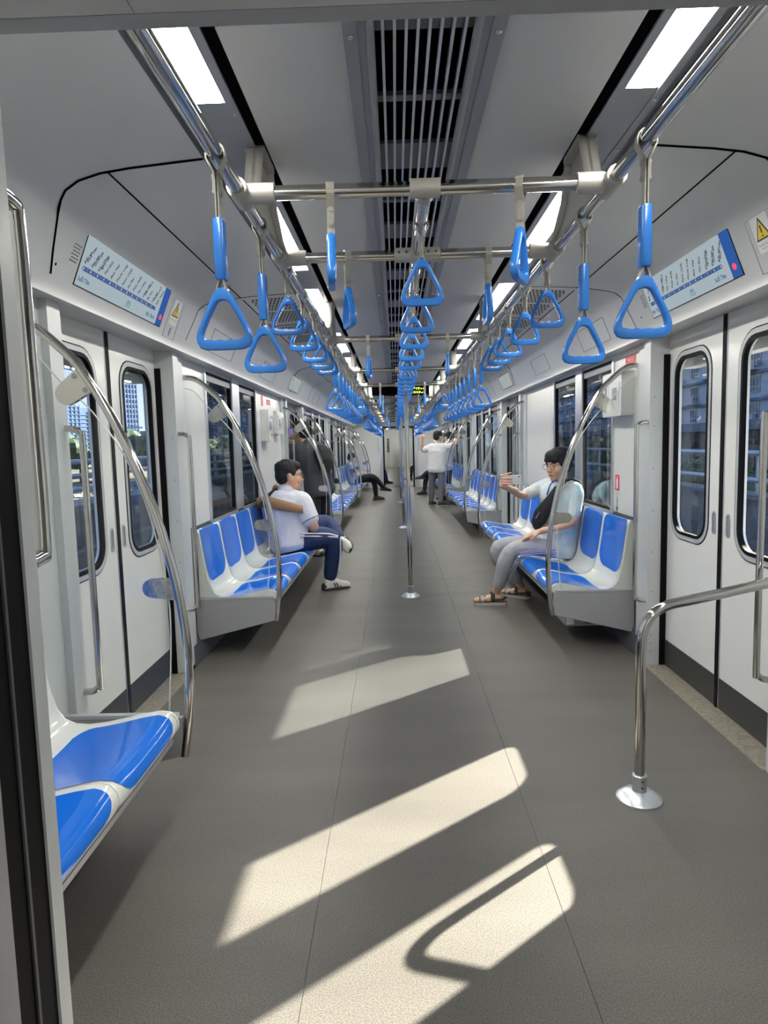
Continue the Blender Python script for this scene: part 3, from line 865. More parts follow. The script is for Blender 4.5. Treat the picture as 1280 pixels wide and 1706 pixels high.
bench(1, H[5], H[6], 7, 'right blue and white bench beside the standing man in white')
bench(-1, H[7]+.01, YF-.01, 2, 'last short bench at the far left end of the carriage')
bench(1, H[7]+.01, YF-.01, 2, 'last short bench at the far right end of the carriage')
t = thing('equipment_case', 'grey equipment case under the end of the right bench with the selfie man', 'box', (1.2, 4.5, .12))
MB().box(1.03, 1.29, 4.40, 4.75, .125, .317).build('case', M['anod'], t)
MB().box(1.035, 1.085, 4.398, 4.40, .135, .185).build('label_plate', M['paper'], t)
MB().box(1.16, 1.26, 4.397, 4.40, .14, .18).build('latch', M['dgrey'], t)

# ------------------------------------------------------------------ glass partitions with curved rails at the bench ends
HP = [(1.49,1.842),(1.415,1.838),(1.355,1.816),(1.285,1.756),(1.215,1.680),(1.105,1.488),(1.0,1.23),(.924,.942),(.888,.66),(.893,.42),(.918,.233)]
GP = [(1.46,1.775),(1.39,1.752),(1.289,1.635),(1.178,1.520),(1.075,1.365),(.996,1.143),(.95,.88),(.945,.70),(.968,.40)]
def partition_meshes(s):
    out = {}
    out['hoop'] = MB().tube(curve([(s*x, 0, z) for x, z in HP], 4), .0172, 12).mesh('hoop_rail', M['chrome'])
    gl = [(s*p.x, 0, p.z) for p in curve([(x, 0, z) for x, z in GP], 4)] + [(s*1.46, 0, .40)]
    out['glass'] = MB().prism([(x, -.004, z) for x, y, z in gl], (0, .008, 0)).mesh('glass_pane', M['glass'])
    out['rim'] = MB().tube(gl[:-1], .0028, 6).mesh('glass_edge', M['edge'])
    out['panel'] = MB().prism([(s*.918, -.011, .385), (s*.918, -.011, .238), (s*1.447, -.011, .108), (s*1.447, -.011, .385)], (0, .022, 0)).mesh('end_panel', M['grey'])
    out['cap'] = MB().box(s*.935, s*1.447, -.013, .013, .385, .398).mesh('panel_cap', M['alu'])
    def clamp(c, d, w, ln):
        c = Vector((c[0], 0, c[1])); d = Vector((d[0], 0, d[1])).normalized(); n = Vector((-d.z, 0, d.x))
        pts = [c - n*w/2, c + n*w/2]
        for k in range(9):
            a = math.pi*k/8
            pts.append(c + d*(ln-w*.42) + n*math.cos(a)*w*.42 + d*math.sin(a)*w*.42)
        m = MB().prism([(s*p.x, -.0105, p.z) for p in pts], (0, .021, 0))
        bo = MB()
        for e in (-1, 1):
            q = c + d*.022 + n*e*w*.32
            for f_ in (-1, 1): bo.cyl((s*q.x, f_*.0105, q.z), (s*q.x, f_*.0135, q.z), .0095, 12)
        return m.mesh('clamp_plate', M['plate']), bo.mesh('clamp_bolts', M['screw'])
    out['c1'], out['b1'] = clamp((1.196, 1.638), (.105, -.075), .096, .125)
    out['c2'], out['b2'] = clamp((.912, .872), (1, .06), .082, .125)
    return out
PM = {s: partition_meshes(s) for s, _ in SIDES}
plabs = ['at the near left corner, in front of the first left door', 'at the near end of the bench with the %s', 'at the far end of the bench with the %s', 'at the near end of the empty mid-carriage %s bench', 'at the far end of the empty mid-carriage %s bench', 'at the near end of the third long %s bench', 'at the far end of the third long %s bench', 'at the last short %s bench']
for s, side in SIDES:
    for i, y in enumerate(H):
        if i == 0 and s > 0: continue
        w = plabs[i]
        if '%s' in w: w = w % (('man in white polo' if s < 0 else 'selfie man') if i in (1, 2) else side)
        t = thing('glass_partition', 'curved steel rail and clear glass screen ' + w, 'partition', (0, y, 0), 'glass partitions at bench ends')
        for nm, k in (('hoop_rail', 'hoop'), ('glass_pane', 'glass'), ('end_panel', 'panel'), ('panel_cap', 'cap')):
            o = inst(nm, PM[s][k], t, (0, y, 0))
            if k == 'glass':
                e_ = bpy.data.objects.new('glass_edge', PM[s]['rim']); COL.objects.link(e_); e_.parent = o
        for a, b in (('c1', 'b1'), ('c2', 'b2')):
            o = inst('clamp_plate', PM[s][a], t, (0, y, 0))
            e_ = bpy.data.objects.new('clamp_bolts', PM[s][b]); COL.objects.link(e_); e_.parent = o

# ------------------------------------------------------------------ vertical grab bars on the door pillars
def bar_mesh(s):
    return MB().tube(curve([(s*1.402, 0, 1.475), (s*1.365, 0, 1.472), (s*1.341, 0, 1.455), (s*1.334, 0, 1.42), (s*1.334, 0, .95), (s*1.334, 0, .455), (s*1.341, 0, .42), (s*1.365, 0, .402), (s*1.402, 0, .398)], 3), .0135, 10).mesh('grab_bar', M['chrome'])
BM = {s: bar_mesh(s) for s, _ in SIDES}
for s, side in SIDES:
    for i, d in enumerate(DC):
        for e, wd in ((-1, 'near'), (1, 'far')):
            o = bpy.data.objects.new('grab_bar', BM[s]); COL.objects.link(o)
            o.location = (0, d + e*.68, 0)
            tag(o, 'vertical polished grab bar on the %s pillar of the %s %s door' % (wd, nth(i), side), 'grab bar', 'grab bars on door pillars')

# ------------------------------------------------------------------ fittings on the sloping panels and walls
def panel_mtx(s, y, z, off=.001):
    """x along the panel (reader's right), y up the slope, z out of the panel into the car"""
    up = Vector((-s*.40, 0, 1)).normalized()
    rt = Vector((0, s*-1.0, 0))
    out = rt.cross(up).normalized()
    p = Vector((s*incl(z), y, z)) + out*off
    return Matrix(((rt.x, up.x, out.x, p.x), (rt.y, up.y, out.y, p.y), (rt.z, up.z, out.z, p.z), (0, 0, 0, 1)))
def wall_mtx(s, y, z, off=.001, x=XW):
    up = Vector((0, 0, 1)); rt = Vector((0, -s*1.0, 0)); out = rt.cross(up)
    p = Vector((s*x, y, z)) + out*off
    return Matrix(((rt.x, up.x, out.x, p.x), (rt.y, up.y, out.y, p.y), (rt.z, up.z, out.z, p.z), (0, 0, 0, 1)))
def slab(mtx, x0, x1, y0, y1, th=.002, r=None):
    pts = rr((x0+x1)/2, (y0+y1)/2, x1-x0, y1-y0, r, 4) if r else [(x0,y0),(x1,y0),(x1,y1),(x0,y1)]
    n = mtx.to_3x3() @ Vector((0, 0, th))
    return MB().prism([mtx @ Vector((a, b, 0)) for a, b in pts], n)
STN = ['Bến xe Suối Tiên', 'Đại học Quốc gia', 'Khu Công nghệ cao', 'Thủ Đức', 'Bình Thái', 'Phước Long', 'Rạch Chiếc', 'An Phú', 'Thảo Điền', 'Tân Cảng', 'Công viên Văn Thánh', 'Ba Son', 'Nhà hát Thành phố', 'Bến Thành']
def route_display(s, y_c, side):
    W_, Hh = .93, .196
    mt = panel_mtx(s, y_c, 2.030, .0)
    t = thing('route_display', 'wide lit route map screen above the first %s door' % side, 'screen', tuple(mt @ Vector((0, .1, 0))), 'route map screens')
    slab(mt, -W_/2-.006, W_/2+.006, -.004, Hh+.006, .002).build('bezel', M['black'], t)
    m1 = mt @ Matrix.Translation((0, 0, .002))
    sc = slab(m1, -W_/2, W_/2-.075, 0, Hh, .001).build('screen', M['screen'], t)
    slab(m1, W_/2-.075, W_/2, 0, Hh, .001).build('end_strip', M['screenblue'], t)
    m2 = mt @ Matrix.Translation((0, 0, .0034))
    x0, x1 = -W_/2+.03, W_/2-.13
    slab(m2, x0-.008, x1+.008, .062, .080, .0006, .009).build('route_line', M['inkblue'], sc)
    order = STN if s < 0 else STN[::-1]
    m3 = mt @ Matrix.Translation((0, 0, .0046))
    dots = MB(); tx = MB()
    for k, nm in enumerate(order):
        x = x0 + (x1-x0)*k/13
        q = slab(m3, x-.0035, x+.0035, .066, .076, .0006, .003); dots.add(q.v, q.f)
        if k < 13:
            q = slab(m3, x+(x1-x0)/26-.0015, x+(x1-x0)/26+.0015, .0695, .0725, .0006); dots.add(q.v, q.f)
        words = nm.split(' ')
        lines = [nm] if len(nm) < 12 else [' '.join(words[:len(words)//2]), ' '.join(words[len(words)//2:])]
        for li, ln in enumerate(lines):
            mm = m2 @ Matrix.Translation((x + .004 + li*.016, .088 + li*.010, 0)) @ Matrix.Rotation(R(62), 4, 'Z')
            tx.add(*text_mesh(ln, .0205, mm, None, '', None, 'LEFT', .0006))
    dots.build('station_dots', M['inkwhite'], sc, False)
    tx.build('station_names', M['ink'], sc, False)
    tb = MB()
    tb.add(*text_mesh('Suối Tiên' if s < 0 else 'Bến Thành', .025, m2 @ Matrix.Translation((-W_/2+.012, .020, 0)), None, '', None, 'LEFT', .0006))
    tb.add(*text_mesh('Bến Thành' if s < 0 else 'Suối Tiên', .025, m2 @ Matrix.Translation((W_/2-.215, .020, 0)), None, '', None, 'LEFT', .0006))
    tb.build('terminus_names', M['inkblue'], sc, False)
    # metro emblem: a rounded M of two arches
    cx = .02
    lg = MB()
    for k in (0, 1):
        pts = [m2 @ Vector((cx + k*.018 + .009*math.cos(R(a)), .026 + .016*math.sin(R(a)), 0)) for a in range(0, 181, 20)]
        pts = [m2 @ Vector((cx + k*.018 + .009, .012, 0))] + pts + [m2 @ Vector((cx + k*.018 - .009, .012, 0))]
        lg.tube(pts, .0018, 5)
    lg.build('emblem', mat('emblem_teal', (.05, .35, .42), .5), sc, False)
    ds = slab(m3, 0, 0.0001, 0, .0001)
    px = W_/2-.036
    MB().prism([m3 @ Vector((px + .014*math.cos(R(a)), .045 + .014*math.sin(R(a)), 0)) for a in range(0, 360, 24)], m3.to_3x3() @ Vector((0, 0, .001))).build('stop_dot', M['reddot'], t)
    # small speaker holes beside the screen
    sp = MB()
    for i in range(5):
        for j in range(6):
            a = -W_/2 - .075 + i*.011 + (.0055 if j % 2 else 0); b = .075 + j*.0125
            sp.prism([mt @ Vector((a + .003*math.cos(R(k)), b + .003*math.sin(R(k)), .0003)) for k in range(0, 360, 60)], mt.to_3x3() @ Vector((0, 0, .0012)))
    o = sp.build('speaker_holes', M['void'], t, False); o['kind'] = 'stuff'
    MB().prism([mt @ Vector((-W_/2-.155 + .006*math.cos(R(k)), .035 + .006*math.sin(R(k)), -.0005)) for k in range(0, 360, 45)], mt.to_3x3() @ Vector((0, 0, .0012))).build('key_hole', M['void'], t, False)
route_display(-1, 3.075, 'left')
route_display(1, 3.245, 'right')

def door_sticker(s, y, side):
    mt = panel_mtx(s, y, 2.03, .0004)
    t = thing('warning_hatch', 'white hatch with yellow warning triangle beside the %s route screen' % side, 'hatch', tuple(mt @ Vector((0, .09, 0))), 'warning hatches beside screens')
    w_ = .085
    fr = MB().tube([mt @ Vector(p) for p in ((-w_, .175, 0), (-w_, -.035, 0), (w_, -.035, 0), (w_, .175, 0), (-w_, .175, 0))], .0014, 5).build('hatch_joint', M['dgrey'], t)
    slab(mt, -.055, .055, .038, .182, .001, .008).build('sticker', M['paper'], t)
    m2 = mt @ Matrix.Translation((0, 0, .0012))
    def tri(sz, cy): return [m2 @ Vector((sz*math.cos(R(a)), cy + sz*math.sin(R(a)), 0)) for a in (90, 210, 330)]
    nv = m2.to_3x3() @ Vector((0, 0, .0006))
    MB().prism(tri(.056, .112), nv).build('triangle_border', M['ink'], t)
    m2 = mt @ Matrix.Translation((0, 0, .002))
    MB().prism(tri(.044, .112), nv).build('triangle', M['yellow'], t)
    m2 = mt @ Matrix.Translation((0, 0, .0028))
    ex = slab(m2, -.0035, .0035, .108, .138, .0006, .003); q = slab(m2, -.004, .004, .094, .102, .0006, .0035); ex.add(q.v, q.f)
    ex.build('exclamation_mark', M['ink'], t)
    tx = MB(); tx.add(*text_mesh('Tay nắm cửa khẩn cấp', .0105, m2 @ Matrix.Translation((0, .064, -.001)), None, '', None, 'CENTER'))
    tx.add(*text_mesh('Emergency door handle', .007, m2 @ Matrix.Translation((0, .052, -.001)), None, '', None, 'CENTER'))
    tx.build('lettering', M['ink'], t, False)
    slab(mt, -.012, .012, -.022, .022, .001).build('latch_slot', M['anod'], t)
door_sticker(-1, 3.70, 'left')
door_sticker(1, 2.575, 'right')
# smaller video screens above the second doors
for s, side in SIDES:
    mt = panel_mtx(s, 8.05 if s < 0 else 8.35, 2.045, .0)
    t = thing('video_screen', 'small dim video screen above the second %s door' % side, 'screen', tuple(mt @ Vector((0, .09, 0))), 'video screens over doors')
    slab(mt, -.38, .38, -.004, .178, .002).build('bezel', M['dgrey'], t)
    sc = slab(mt @ Matrix.Translation((0, 0, .002)), -.36, .36, .006, .168, .001).build('screen', emit('dim_screen_' + side, (.45, .52, .50), .62), t)
    m2 = mt @ Matrix.Translation((0, 0, .0035))
    MB().tube([m2 @ Vector(p) for p in ((-.33, .13, 0), (-.2, .12, 0), (-.17, .14, 0), (.0, .128, 0), (.2, .10, 0))], .0025, 5).build('route_curve', M['inkwhite'], sc)
    hs = slab(mt, .46 if s < 0 else -.62, .62 if s < 0 else -.46, -.01, .17, .001).build('side_hatch', M['cove'], t)
    slab(mt @ Matrix.Translation((0, 0, .001)), .51 if s < 0 else -.57, .54 if s < 0 else -.54, .03, .13, .001).build('hatch_label', M['yellow'], hs)
for s, side in SIDES:                     # a third pair far down the car
    mt = panel_mtx(s, 13.4, 2.045, .0)
    t = thing('video_screen', 'small dim video screen above the third %s door' % side, 'screen', tuple(mt @ Vector((0, .09, 0))), 'video screens over doors')
    slab(mt, -.38, .38, -.004, .178, .002).build('bezel', M['dgrey'], t)
    slab(mt @ Matrix.Translation((0, 0, .002)), -.36, .36, .006, .168, .001).build('screen', bpy.data.materials['dim_screen_' + side], t)

# intercom boxes, stickers
def intercom(s, y0, y1, z0, z1, label, x=XW):
    d = .085
    t = thing('intercom_box', label, 'box', (s*x, (y0+y1)/2, z0), 'white wall boxes')
    MB().prism([(s*x, y, z) for y, z in rr((y0+y1)/2, (z0+z1)/2, y1-y0, z1-z0, .02, 4)], (-s*d, 0, 0)).build('housing', M['white'], t)
    xx = s*(x-d)
    for k in (0, 1):
        yy = y1 - .07 - k*.08
        MB().box(xx, xx - s*.001, yy-.012, yy+.012, z0+.06, z1-.06).build('speaker_slot', M['dgrey'], t)
    yc = y0 + (y1-y0)*.36; zc = (z0+z1)/2
    p = MB().box(xx, xx - s*.003, yc-.10, yc+.10, zc-.075, zc+.075).build('control_plate', M['pillar'], t)
    MB().box(xx-s*.003, xx - s*.006, yc-.05, yc+.03, zc-.04, zc+.04).build('button_recess', M['anod'], p)
intercom(1, 4.335, 4.72, 1.53, 1.82, 'white emergency intercom box on the right wall by the first partition')
intercom(-1, 6.66, 6.93, 1.44, 1.76, 'plain white box on the left wall past the windows')
intercom(-1, 7.16, 7.56, 1.52, 1.77, 'white emergency intercom box on the left wall behind the standing man in black')
def sticker(s, y, z, w_, h_, text, label, group=None, x=XW):
    mt = wall_mtx(s, y, z, .0008, x)
    t = thing('wall_sticker', label, 'sticker', tuple(mt.translation), group)
    slab(mt, -w_/2, w_/2, -h_/2, h_/2, .001).build('backing', M['red'], t)
    if text:
        tx = MB(); tx.add(*text_mesh(text, h_*.5, mt @ Matrix.Translation((0, -h_*.16, .0013)), None, '', None, 'CENTER'))
        tx.build('lettering', M['inkwhite'], t, False)
    return t, mt
sticker(1, 4.41, 1.893, .19, .052, 'Khẩn cấp', 'small red sticker above the intercom box on the right wall')
sticker(-1, 7.13, 1.86, .20, .055, 'Khẩn cấp', 'small red sticker on the left wall beyond the windows')
sticker(-1, 6.79, 1.86, .09, .11, '', 'narrow red sticker at the edge of the left window frame')
mt = wall_mtx(1, 4.645, 1.075, .0008)
t = thing('extinguisher_sign', 'red framed fire extinguisher sign with a black arrow on the right wall', 'sign', tuple(mt.translation))
slab(mt, -.042, .042, -.055, .055, .001).build('red_frame', M['red'], t)
slab(mt @ Matrix.Translation((0, 0, .001)), -.016, .016, -.044, .030, .0008, .012).build('pictogram', M['inkwhite'], t)
slab(mt @ Matrix.Translation((0, 0, .001)), -.006, .006, .032, .044, .0008).build('pictogram_valve', M['inkwhite'], t)
ar = MB()
nv = mt.to_3x3() @ Vector((0, 0, .0008))
ar.prism([mt @ Vector(p) for p in ((-.004, -.10, 0), (.004, -.10, 0), (.004, -.175, 0), (.020, -.165, 0), (.0, -.215, 0), (-.020, -.165, 0), (-.004, -.175, 0))], nv)
ar.build('arrow', M['ink'], t, False)
tx = MB(); tx.add(*text_mesh('Bình cứu hỏa', .012, mt @ Matrix.Translation((0, -.078, .0003)), None, '', None, 'CENTER')); tx.build('lettering', M['ink'], t, False)

# ------------------------------------------------------------------ dark LED sign across the ceiling in mid car
t = thing('led_sign', 'black LED message sign hung across the ceiling in mid carriage', 'sign', (0, 10.55, 2.2))
MB().box(-.45, .45, 10.55, 10.75, 2.135, 2.30).build('housing', M['void'], t)
MB().box(-.62, -.45, 10.52, 10.78, 2.12, 2.318).build('end_block', M['ceil'], t)
MB().box(.45, .62, 10.52, 10.78, 2.12, 2.318).build('end_block', M['ceil'], t)
MB().box(-.62, .62, 10.52, 10.78, 2.105, 2.135).build('lower_lip', M['castal'], t)
ld = MB()
rl = random.Random(5)
for row, z in ((0, 2.235), (1, 2.175)):
    x = .10
    while x < .40:
        w_ = rl.choice((.018, .03, .024))
        for k in range(3):
            if rl.random() < .8: ld.box(x, x+w_, 10.546, 10.55, z + k*.012, z + k*.012 + .008)
        x += w_ + .012
o = ld.build('lit_pixels', M['led'], t, False); o['kind'] = 'stuff'
# ------------------------------------------------------------------ people
MP = dict(
    skin=mat('skin', (0.56, 0.33, 0.225), .5, var=(9, .08)),
    skin2=mat('pale_skin', (0.60, 0.36, 0.26), .5, var=(9, .08)),
    hair=mat('black_hair', (0.004, 0.004, 0.005), .75, bump=(90, .5, .004)),
    lips=mat('lips', (0.38, 0.13, 0.11), .45),
    eyew=mat('eye_white', (0.7, 0.7, 0.68), .2),
    eyed=mat('dark_eye', (0.015, 0.01, 0.008), .1),
    polo=mat('white_polo_cloth', (0.60, 0.61, 0.68), .85, bump=(9, .6, .03)),
    navy=mat('navy_track_cloth', (0.010, 0.027, 0.105), .7, bump=(14, .5, .02)),
    greyp=mat('heather_grey_cloth', (0.40, 0.405, 0.44), .9, var=(160, .18), bump=(12, .6, .025)),
    black=mat('black_cloth', (0.012, 0.012, 0.014), .8, bump=(12, .5, .02)),
    char=mat('charcoal_cloth', (0.035, 0.037, 0.045), .85, bump=(12, .5, .02)),
    bluegrey=mat('blue_grey_shirt_cloth', (0.26, 0.31, 0.46), .85, bump=(12, .6, .02)),
    white=mat('white_shirt_cloth', (0.64, 0.64, 0.64), .85, bump=(12, .7, .03)),
    gtrous=mat('grey_trouser_cloth', (0.13, 0.13, 0.15), .85, bump=(12, .5, .02)),
    brown=mat('brown_canvas', (0.36, 0.20, 0.095), .8, bump=(60, .3, .004)),
    stripe=mat('white_stripe', (0.72, 0.72, 0.76), .7),
    dstripe=mat('lilac_stripe', (0.42, 0.43, 0.66), .7),
    shoe=mat('white_shoe_mesh', (0.62, 0.61, 0.57), .7),
    sole=mat('dark_sole', (0.03, 0.03, 0.032), .6),
    solep=mat('pale_sole', (0.42, 0.40, 0.36), .7),
    frame=mat('thin_glasses_frame', (0.10, 0.08, 0.07), .25, .8),
    lens=glass('glasses_lens', (0.95, 0.95, 0.95), .6),
    phone=mat('grey_phone_back', (0.42, 0.42, 0.42), .3, .5),
    strapg=mat('grey_sandal_strap', (0.36, 0.34, 0.30), .8),
    lany=mat('blue_lanyard', (0.03, 0.07, 0.40), .7),
)
def tiedye():
    m, t, b = _principled('tie_dye_cloth')
    g = t.nodes.new('ShaderNodeTexCoord'); n = t.nodes.new('ShaderNodeTexNoise')
    n.inputs['Scale'].default_value = 5.5; n.inputs['Detail'].default_value = 3; n.inputs['Distortion'].default_value = 1.2
    t.links.new(g.outputs['Object'], n.inputs['Vector'])
    r = t.nodes.new('ShaderNodeValToRGB'); e = r.color_ramp.elements
    e[0].position = .47; e[0].color = (.58, .565, .57, 1); e[1].position = .68; e[1].color = (.34, .62, .70, 1)
    x = e.new(.58); x.color = (.47, .60, .65, 1)
    t.links.new(n.outputs['Fac'], r.inputs[0]); t.links.new(r.outputs[0], b.inputs['Base Color'])
    b.inputs['Roughness'].default_value = .85
    n2 = t.nodes.new('ShaderNodeTexNoise'); n2.inputs['Scale'].default_value = 11
    t.links.new(g.outputs['Object'], n2.inputs['Vector'])
    bp = t.nodes.new('ShaderNodeBump'); bp.inputs['Strength'].default_value = .6; bp.inputs['Distance'].default_value = .03
    t.links.new(n2.outputs['Fac'], bp.inputs['Height']); t.links.new(bp.outputs[0], b.inputs['Normal'])
    return m
MP['tiedye'] = tiedye()
V = Vector
def blob(mb, name, m, parent, voxel=.008, it=4):
    """fuse overlapping volumes into one continuous skin"""
    me = mb.mesh('tmp', None, False)
    ob = bpy.data.objects.new('tmp', me); COL.objects.link(ob)
    r = ob.modifiers.new('r', 'REMESH'); r.mode = 'VOXEL'; r.voxel_size = voxel
    if it:
        s = ob.modifiers.new('s', 'SMOOTH'); s.factor = .5; s.iterations = it
    dg = bpy.context.evaluated_depsgraph_get()
    me2 = bpy.data.meshes.new_from_object(ob.evaluated_get(dg))
    bpy.data.objects.remove(ob); bpy.data.meshes.remove(me)
    org = wloc(parent)
    me2.transform(Matrix.Translation(-org))
    me2.shade_smooth(); me2.materials.clear(); me2.materials.append(m); me2.name = name
    o = bpy.data.objects.new(name, me2); COL.objects.link(o); o.parent = parent
    return o
def limb(m, pts, rad, sub=5, n=12):
    P = [V(p) for p in pts]
    Q = curve(P, sub) if len(P) > 2 else [P[0].lerp(P[1], k/4) for k in range(5)]
    N = len(Q); rr_ = []
    for i in range(N):
        t = i/(N-1)*(len(rad)-1); j = min(int(t), len(rad)-2); f_ = t-j
        f_ = f_*f_*(3-2*f_)
        rr_.append(rad[j]*(1-f_) + rad[j+1]*f_)
    m.tube(Q, rr_, n)
    m.ellip(Q[0], (rr_[0]*.99,)*3, 10, 7); m.ellip(Q[-1], (rr_[-1]*.99,)*3, 10, 7)
    return Q, rr_
def loft(m, secs, n=20, ex=2.4):
    """secs: (centre, lateral vec, half width, forward vec, half depth)"""
    vs = []
    for c, L, w, F, d in secs:
        for k in range(n):
            a = 2*math.pi*k/n
            ca, sa = math.cos(a), math.sin(a)
            vs.append(V(c) + L*(w*math.copysign(abs(ca)**(2/ex), ca)) + F*(d*math.copysign(abs(sa)**(2/ex), sa)))
    S = len(secs)
    fs = [(i*n+k, i*n+(k+1) % n, (i+1)*n+(k+1) % n, (i+1)*n+k) for i in range(S-1) for k in range(n)]
    fs += [tuple(range(n-1, -1, -1)), tuple((S-1)*n+k for k in range(n))]
    m.add(vs, fs)
def frame(fwd, up):
    f_ = V(fwd).normalized(); u_ = V(up); u_ = (u_ - f_*u_.dot(f_)).normalized(); r_ = f_.cross(u_)
    return Matrix(((r_.x, f_.x, u_.x), (r_.y, f_.y, u_.y), (r_.z, f_.z, u_.z)))
def head_skin(m, c, B, k):
    P = lambda x, y, z: V(c) + B @ (V((x, y, z))*k)
    E = lambda p, r: m.ellip(P(*p), tuple(a*k for a in r), 18, 12, B)
    E((0, -.014, .030), (.074, .093, .088))
    E((0, .018, -.018), (.066, .070, .080))
    E((0, .026, -.058), (.055, .058, .050))
    E((0, .062, -.088), (.026, .024, .021))
    E((-.030, .062, -.030), (.026, .022, .026)); E((.030, .062, -.030), (.026, .022, .026))
    E((0, .072, .030), (.048, .018, .016))
    m.tube([P(0, .084, .012), P(0, .096, -.012), P(0, .104, -.030)], [.0075*k, .0095*k, .0125*k], 10)
    E((0, .098, -.032), (.015, .012, .010))
    E((0, .082, -.060), (.026, .010, .013))
    for s in (-1, 1):
        E((s*.075, -.004, -.008), (.009, .021, .033)); E((s*.079, -.010, .008), (.009, .014, .018))
def face_parts(t, c, B, k, body, sleepy=False):
    P = lambda x, y, z: V(c) + B @ (V((x, y, z))*k)
    for s in (-1, 1):
        e = MB().ellip(P(s*.031, .0755, .004), (.0135*k, .008*k, .0065*k), 12, 8, B).build('eye', MP['eyew'], body)
        MB().ellip(P(s*.031, .082, .004), (.006*k, .004*k, .006*k), 10, 6, B).build('iris', MP['eyed'], body)
        MB().tube([P(s*.014, .092, .024), P(s*.032, .090, .030), P(s*.050, .078, .024)], [.0028*k, .0036*k, .002*k], 6).build('eyebrow', MP['hair'], body)
    lp = MB().ellip(P(0, .092, -.055), (.022*k, .007*k, .0045*k), 12, 6, B)
    lp.ellip(P(0, .091, -.063), (.018*k, .007*k, .005*k), 12, 6, B)
    lp.build('lips', MP['lips'], body)
def glasses_on(t, c, B, k, body):
    P = lambda x, y, z: V(c) + B @ (V((x, y, z))*k)
    g = MB()
    for s in (-1, 1):
        ring = [P(s*.034 + .025*math.cos(R(a)), .100, .003 + .019*math.sin(R(a))) for a in range(0, 360, 20)]
        g.tube(ring, .0016*k, 6, closed=True)
        g.tube([P(s*.058, .099, .010), P(s*.072, .080, .012), P(s*.081, .0, .012)], .0015*k, 6)
    g.tube([P(-.010, .101, .006), P(0, .104, .009), P(.010, .101, .006)], .0014*k, 6)
    o = g.build('glasses', MP['frame'], body)
def hair_blob(t, c, B, k, kind='bowl', voxel=.008):
    P = lambda x, y, z: V(c) + B @ (V((x, y, z))*k)
    m = MB()
    E = lambda p, r: m.ellip(P(*p), tuple(a*k for a in r), 16, 12, B)
    E((0, -.022, .056), (.083, .096, .074))
    E((0, -.052, .010), (.078, .062, .080))
    if kind == 'bowl':
        E((0, .040, .074), (.074, .056, .050)); E((-.030, .070, .050), (.034, .024, .026)); E((.030, .070, .050), (.034, .024, .026)); E((0, .078, .052), (.030, .018, .024))
        for s in (-1, 1): E((s*.066, .020, .030), (.018, .036, .040))
    else:
        E((0, .038, .082), (.066, .050, .038))
        for s in (-1, 1): E((s*.068, .010, .035), (.014, .030, .035))
    rh = random.Random(4)
    for i in range(46):                       # tufts that break up the outline
        a = rh.uniform(0, 6.28); b = rh.uniform(.1, 1.2)
        d = V((math.cos(a)*math.sin(b), math.sin(a)*math.sin(b), math.cos(b)))
        p = P(d.x*.080, -.022 + d.y*.094, .054 + d.z*.074)
        m.ellip(p, (.012*k, .012*k, .009*k), 7, 5)
    return blob(m, 'hair', MP['hair'], t, voxel, 2)
def hand(m, wrist, d, nrm, thumb, curl=(25, 30, 20), k=1.0, spread=1.0):
    """d: direction of the hand, nrm: back-of-hand normal, thumb: +1/-1 side along d x nrm"""
    d = V(d).normalized(); n = V(nrm); n = (n - d*n.dot(d)).normalized(); s = d.cross(n)*thumb
    w = V(wrist)
    loft(m, [(w - d*.01*k, s, .027*k, n, .020*k), (w + d*.03*k, s, .036*k, n, .019*k), (w + d*.065*k, s, .041*k, n, .016*k), (w + d*.092*k, s, .038*k, n, .012*k)], 14)
    kn = w + d*.086*k
    for i, (off, ln) in enumerate(((.030, .074), (.010, .082), (-.011, .076), (-.031, .060))):
        p = kn + s*off*k; dd = (d + s*(off*2.2*spread)).normalized(); nn = n.copy()
        pts = [p]; ang = 0
        for sg, a in zip((.46, .31, .23), curl):
            ang += R(a)
            q = dd*math.cos(ang) - nn*math.sin(ang)
            p = p + q*ln*sg*k; pts.append(p)
        m.tube(pts, [.0095*k, .0088*k, .0078*k, .0062*k], 9)
        m.ellip(pts[-1], (.0064*k,)*3, 8, 6)
    b = w + d*.022*k + s*.026*k
    t1 = b + (d*.6 + s*.75 - n*.15).normalized()*.040*k
    t2 = t1 + (d*.85 + s*.30 - n*.25).normalized()*.034*k
    t3 = t2 + (d*.95 + s*.05 - n*.3).normalized()*.024*k
    m.tube([b, t1, t2, t3], [.015*k, .0118*k, .0100*k, .0072*k], 9); m.ellip(t3, (.0074*k,)*3, 8, 6)
def foot_loft(m, a, d, zf, L=.26, w=.046, h=.07, up=V((0,0,1))):
    """foot or shoe with flat sole at height zf below ankle a, pointing along d"""
    d = V(d); d = (d - up*d.dot(up)).normalized(); s = d.cross(up)
    a = V(a); g = a - up*zf
    prof = [(-.075, .55, .50), (-.055, .80, .95), (0, .86, 1.15), (.05, .92, .98), (.10, 1.06, .76), (.145, 1.08, .62), (.18, .94, .54), (.203, .62, .40)]
    secs = []
    for q, ww, hh in prof:
        q = q/.272*L
        secs.append((g + d*q + up*(h*hh/2), s, w*ww, up, h*hh/2))
    loft(m, secs, 18, 2.8)
    return g, d, s
SPN = [(-.20, .150, .105), (-.08, .172, .125), (.05, .170, .122), (.28, .158, .115), (.52, .165, .120), (.76, .190, .120), (.92, .178, .095), (1.0, .105, .070)]
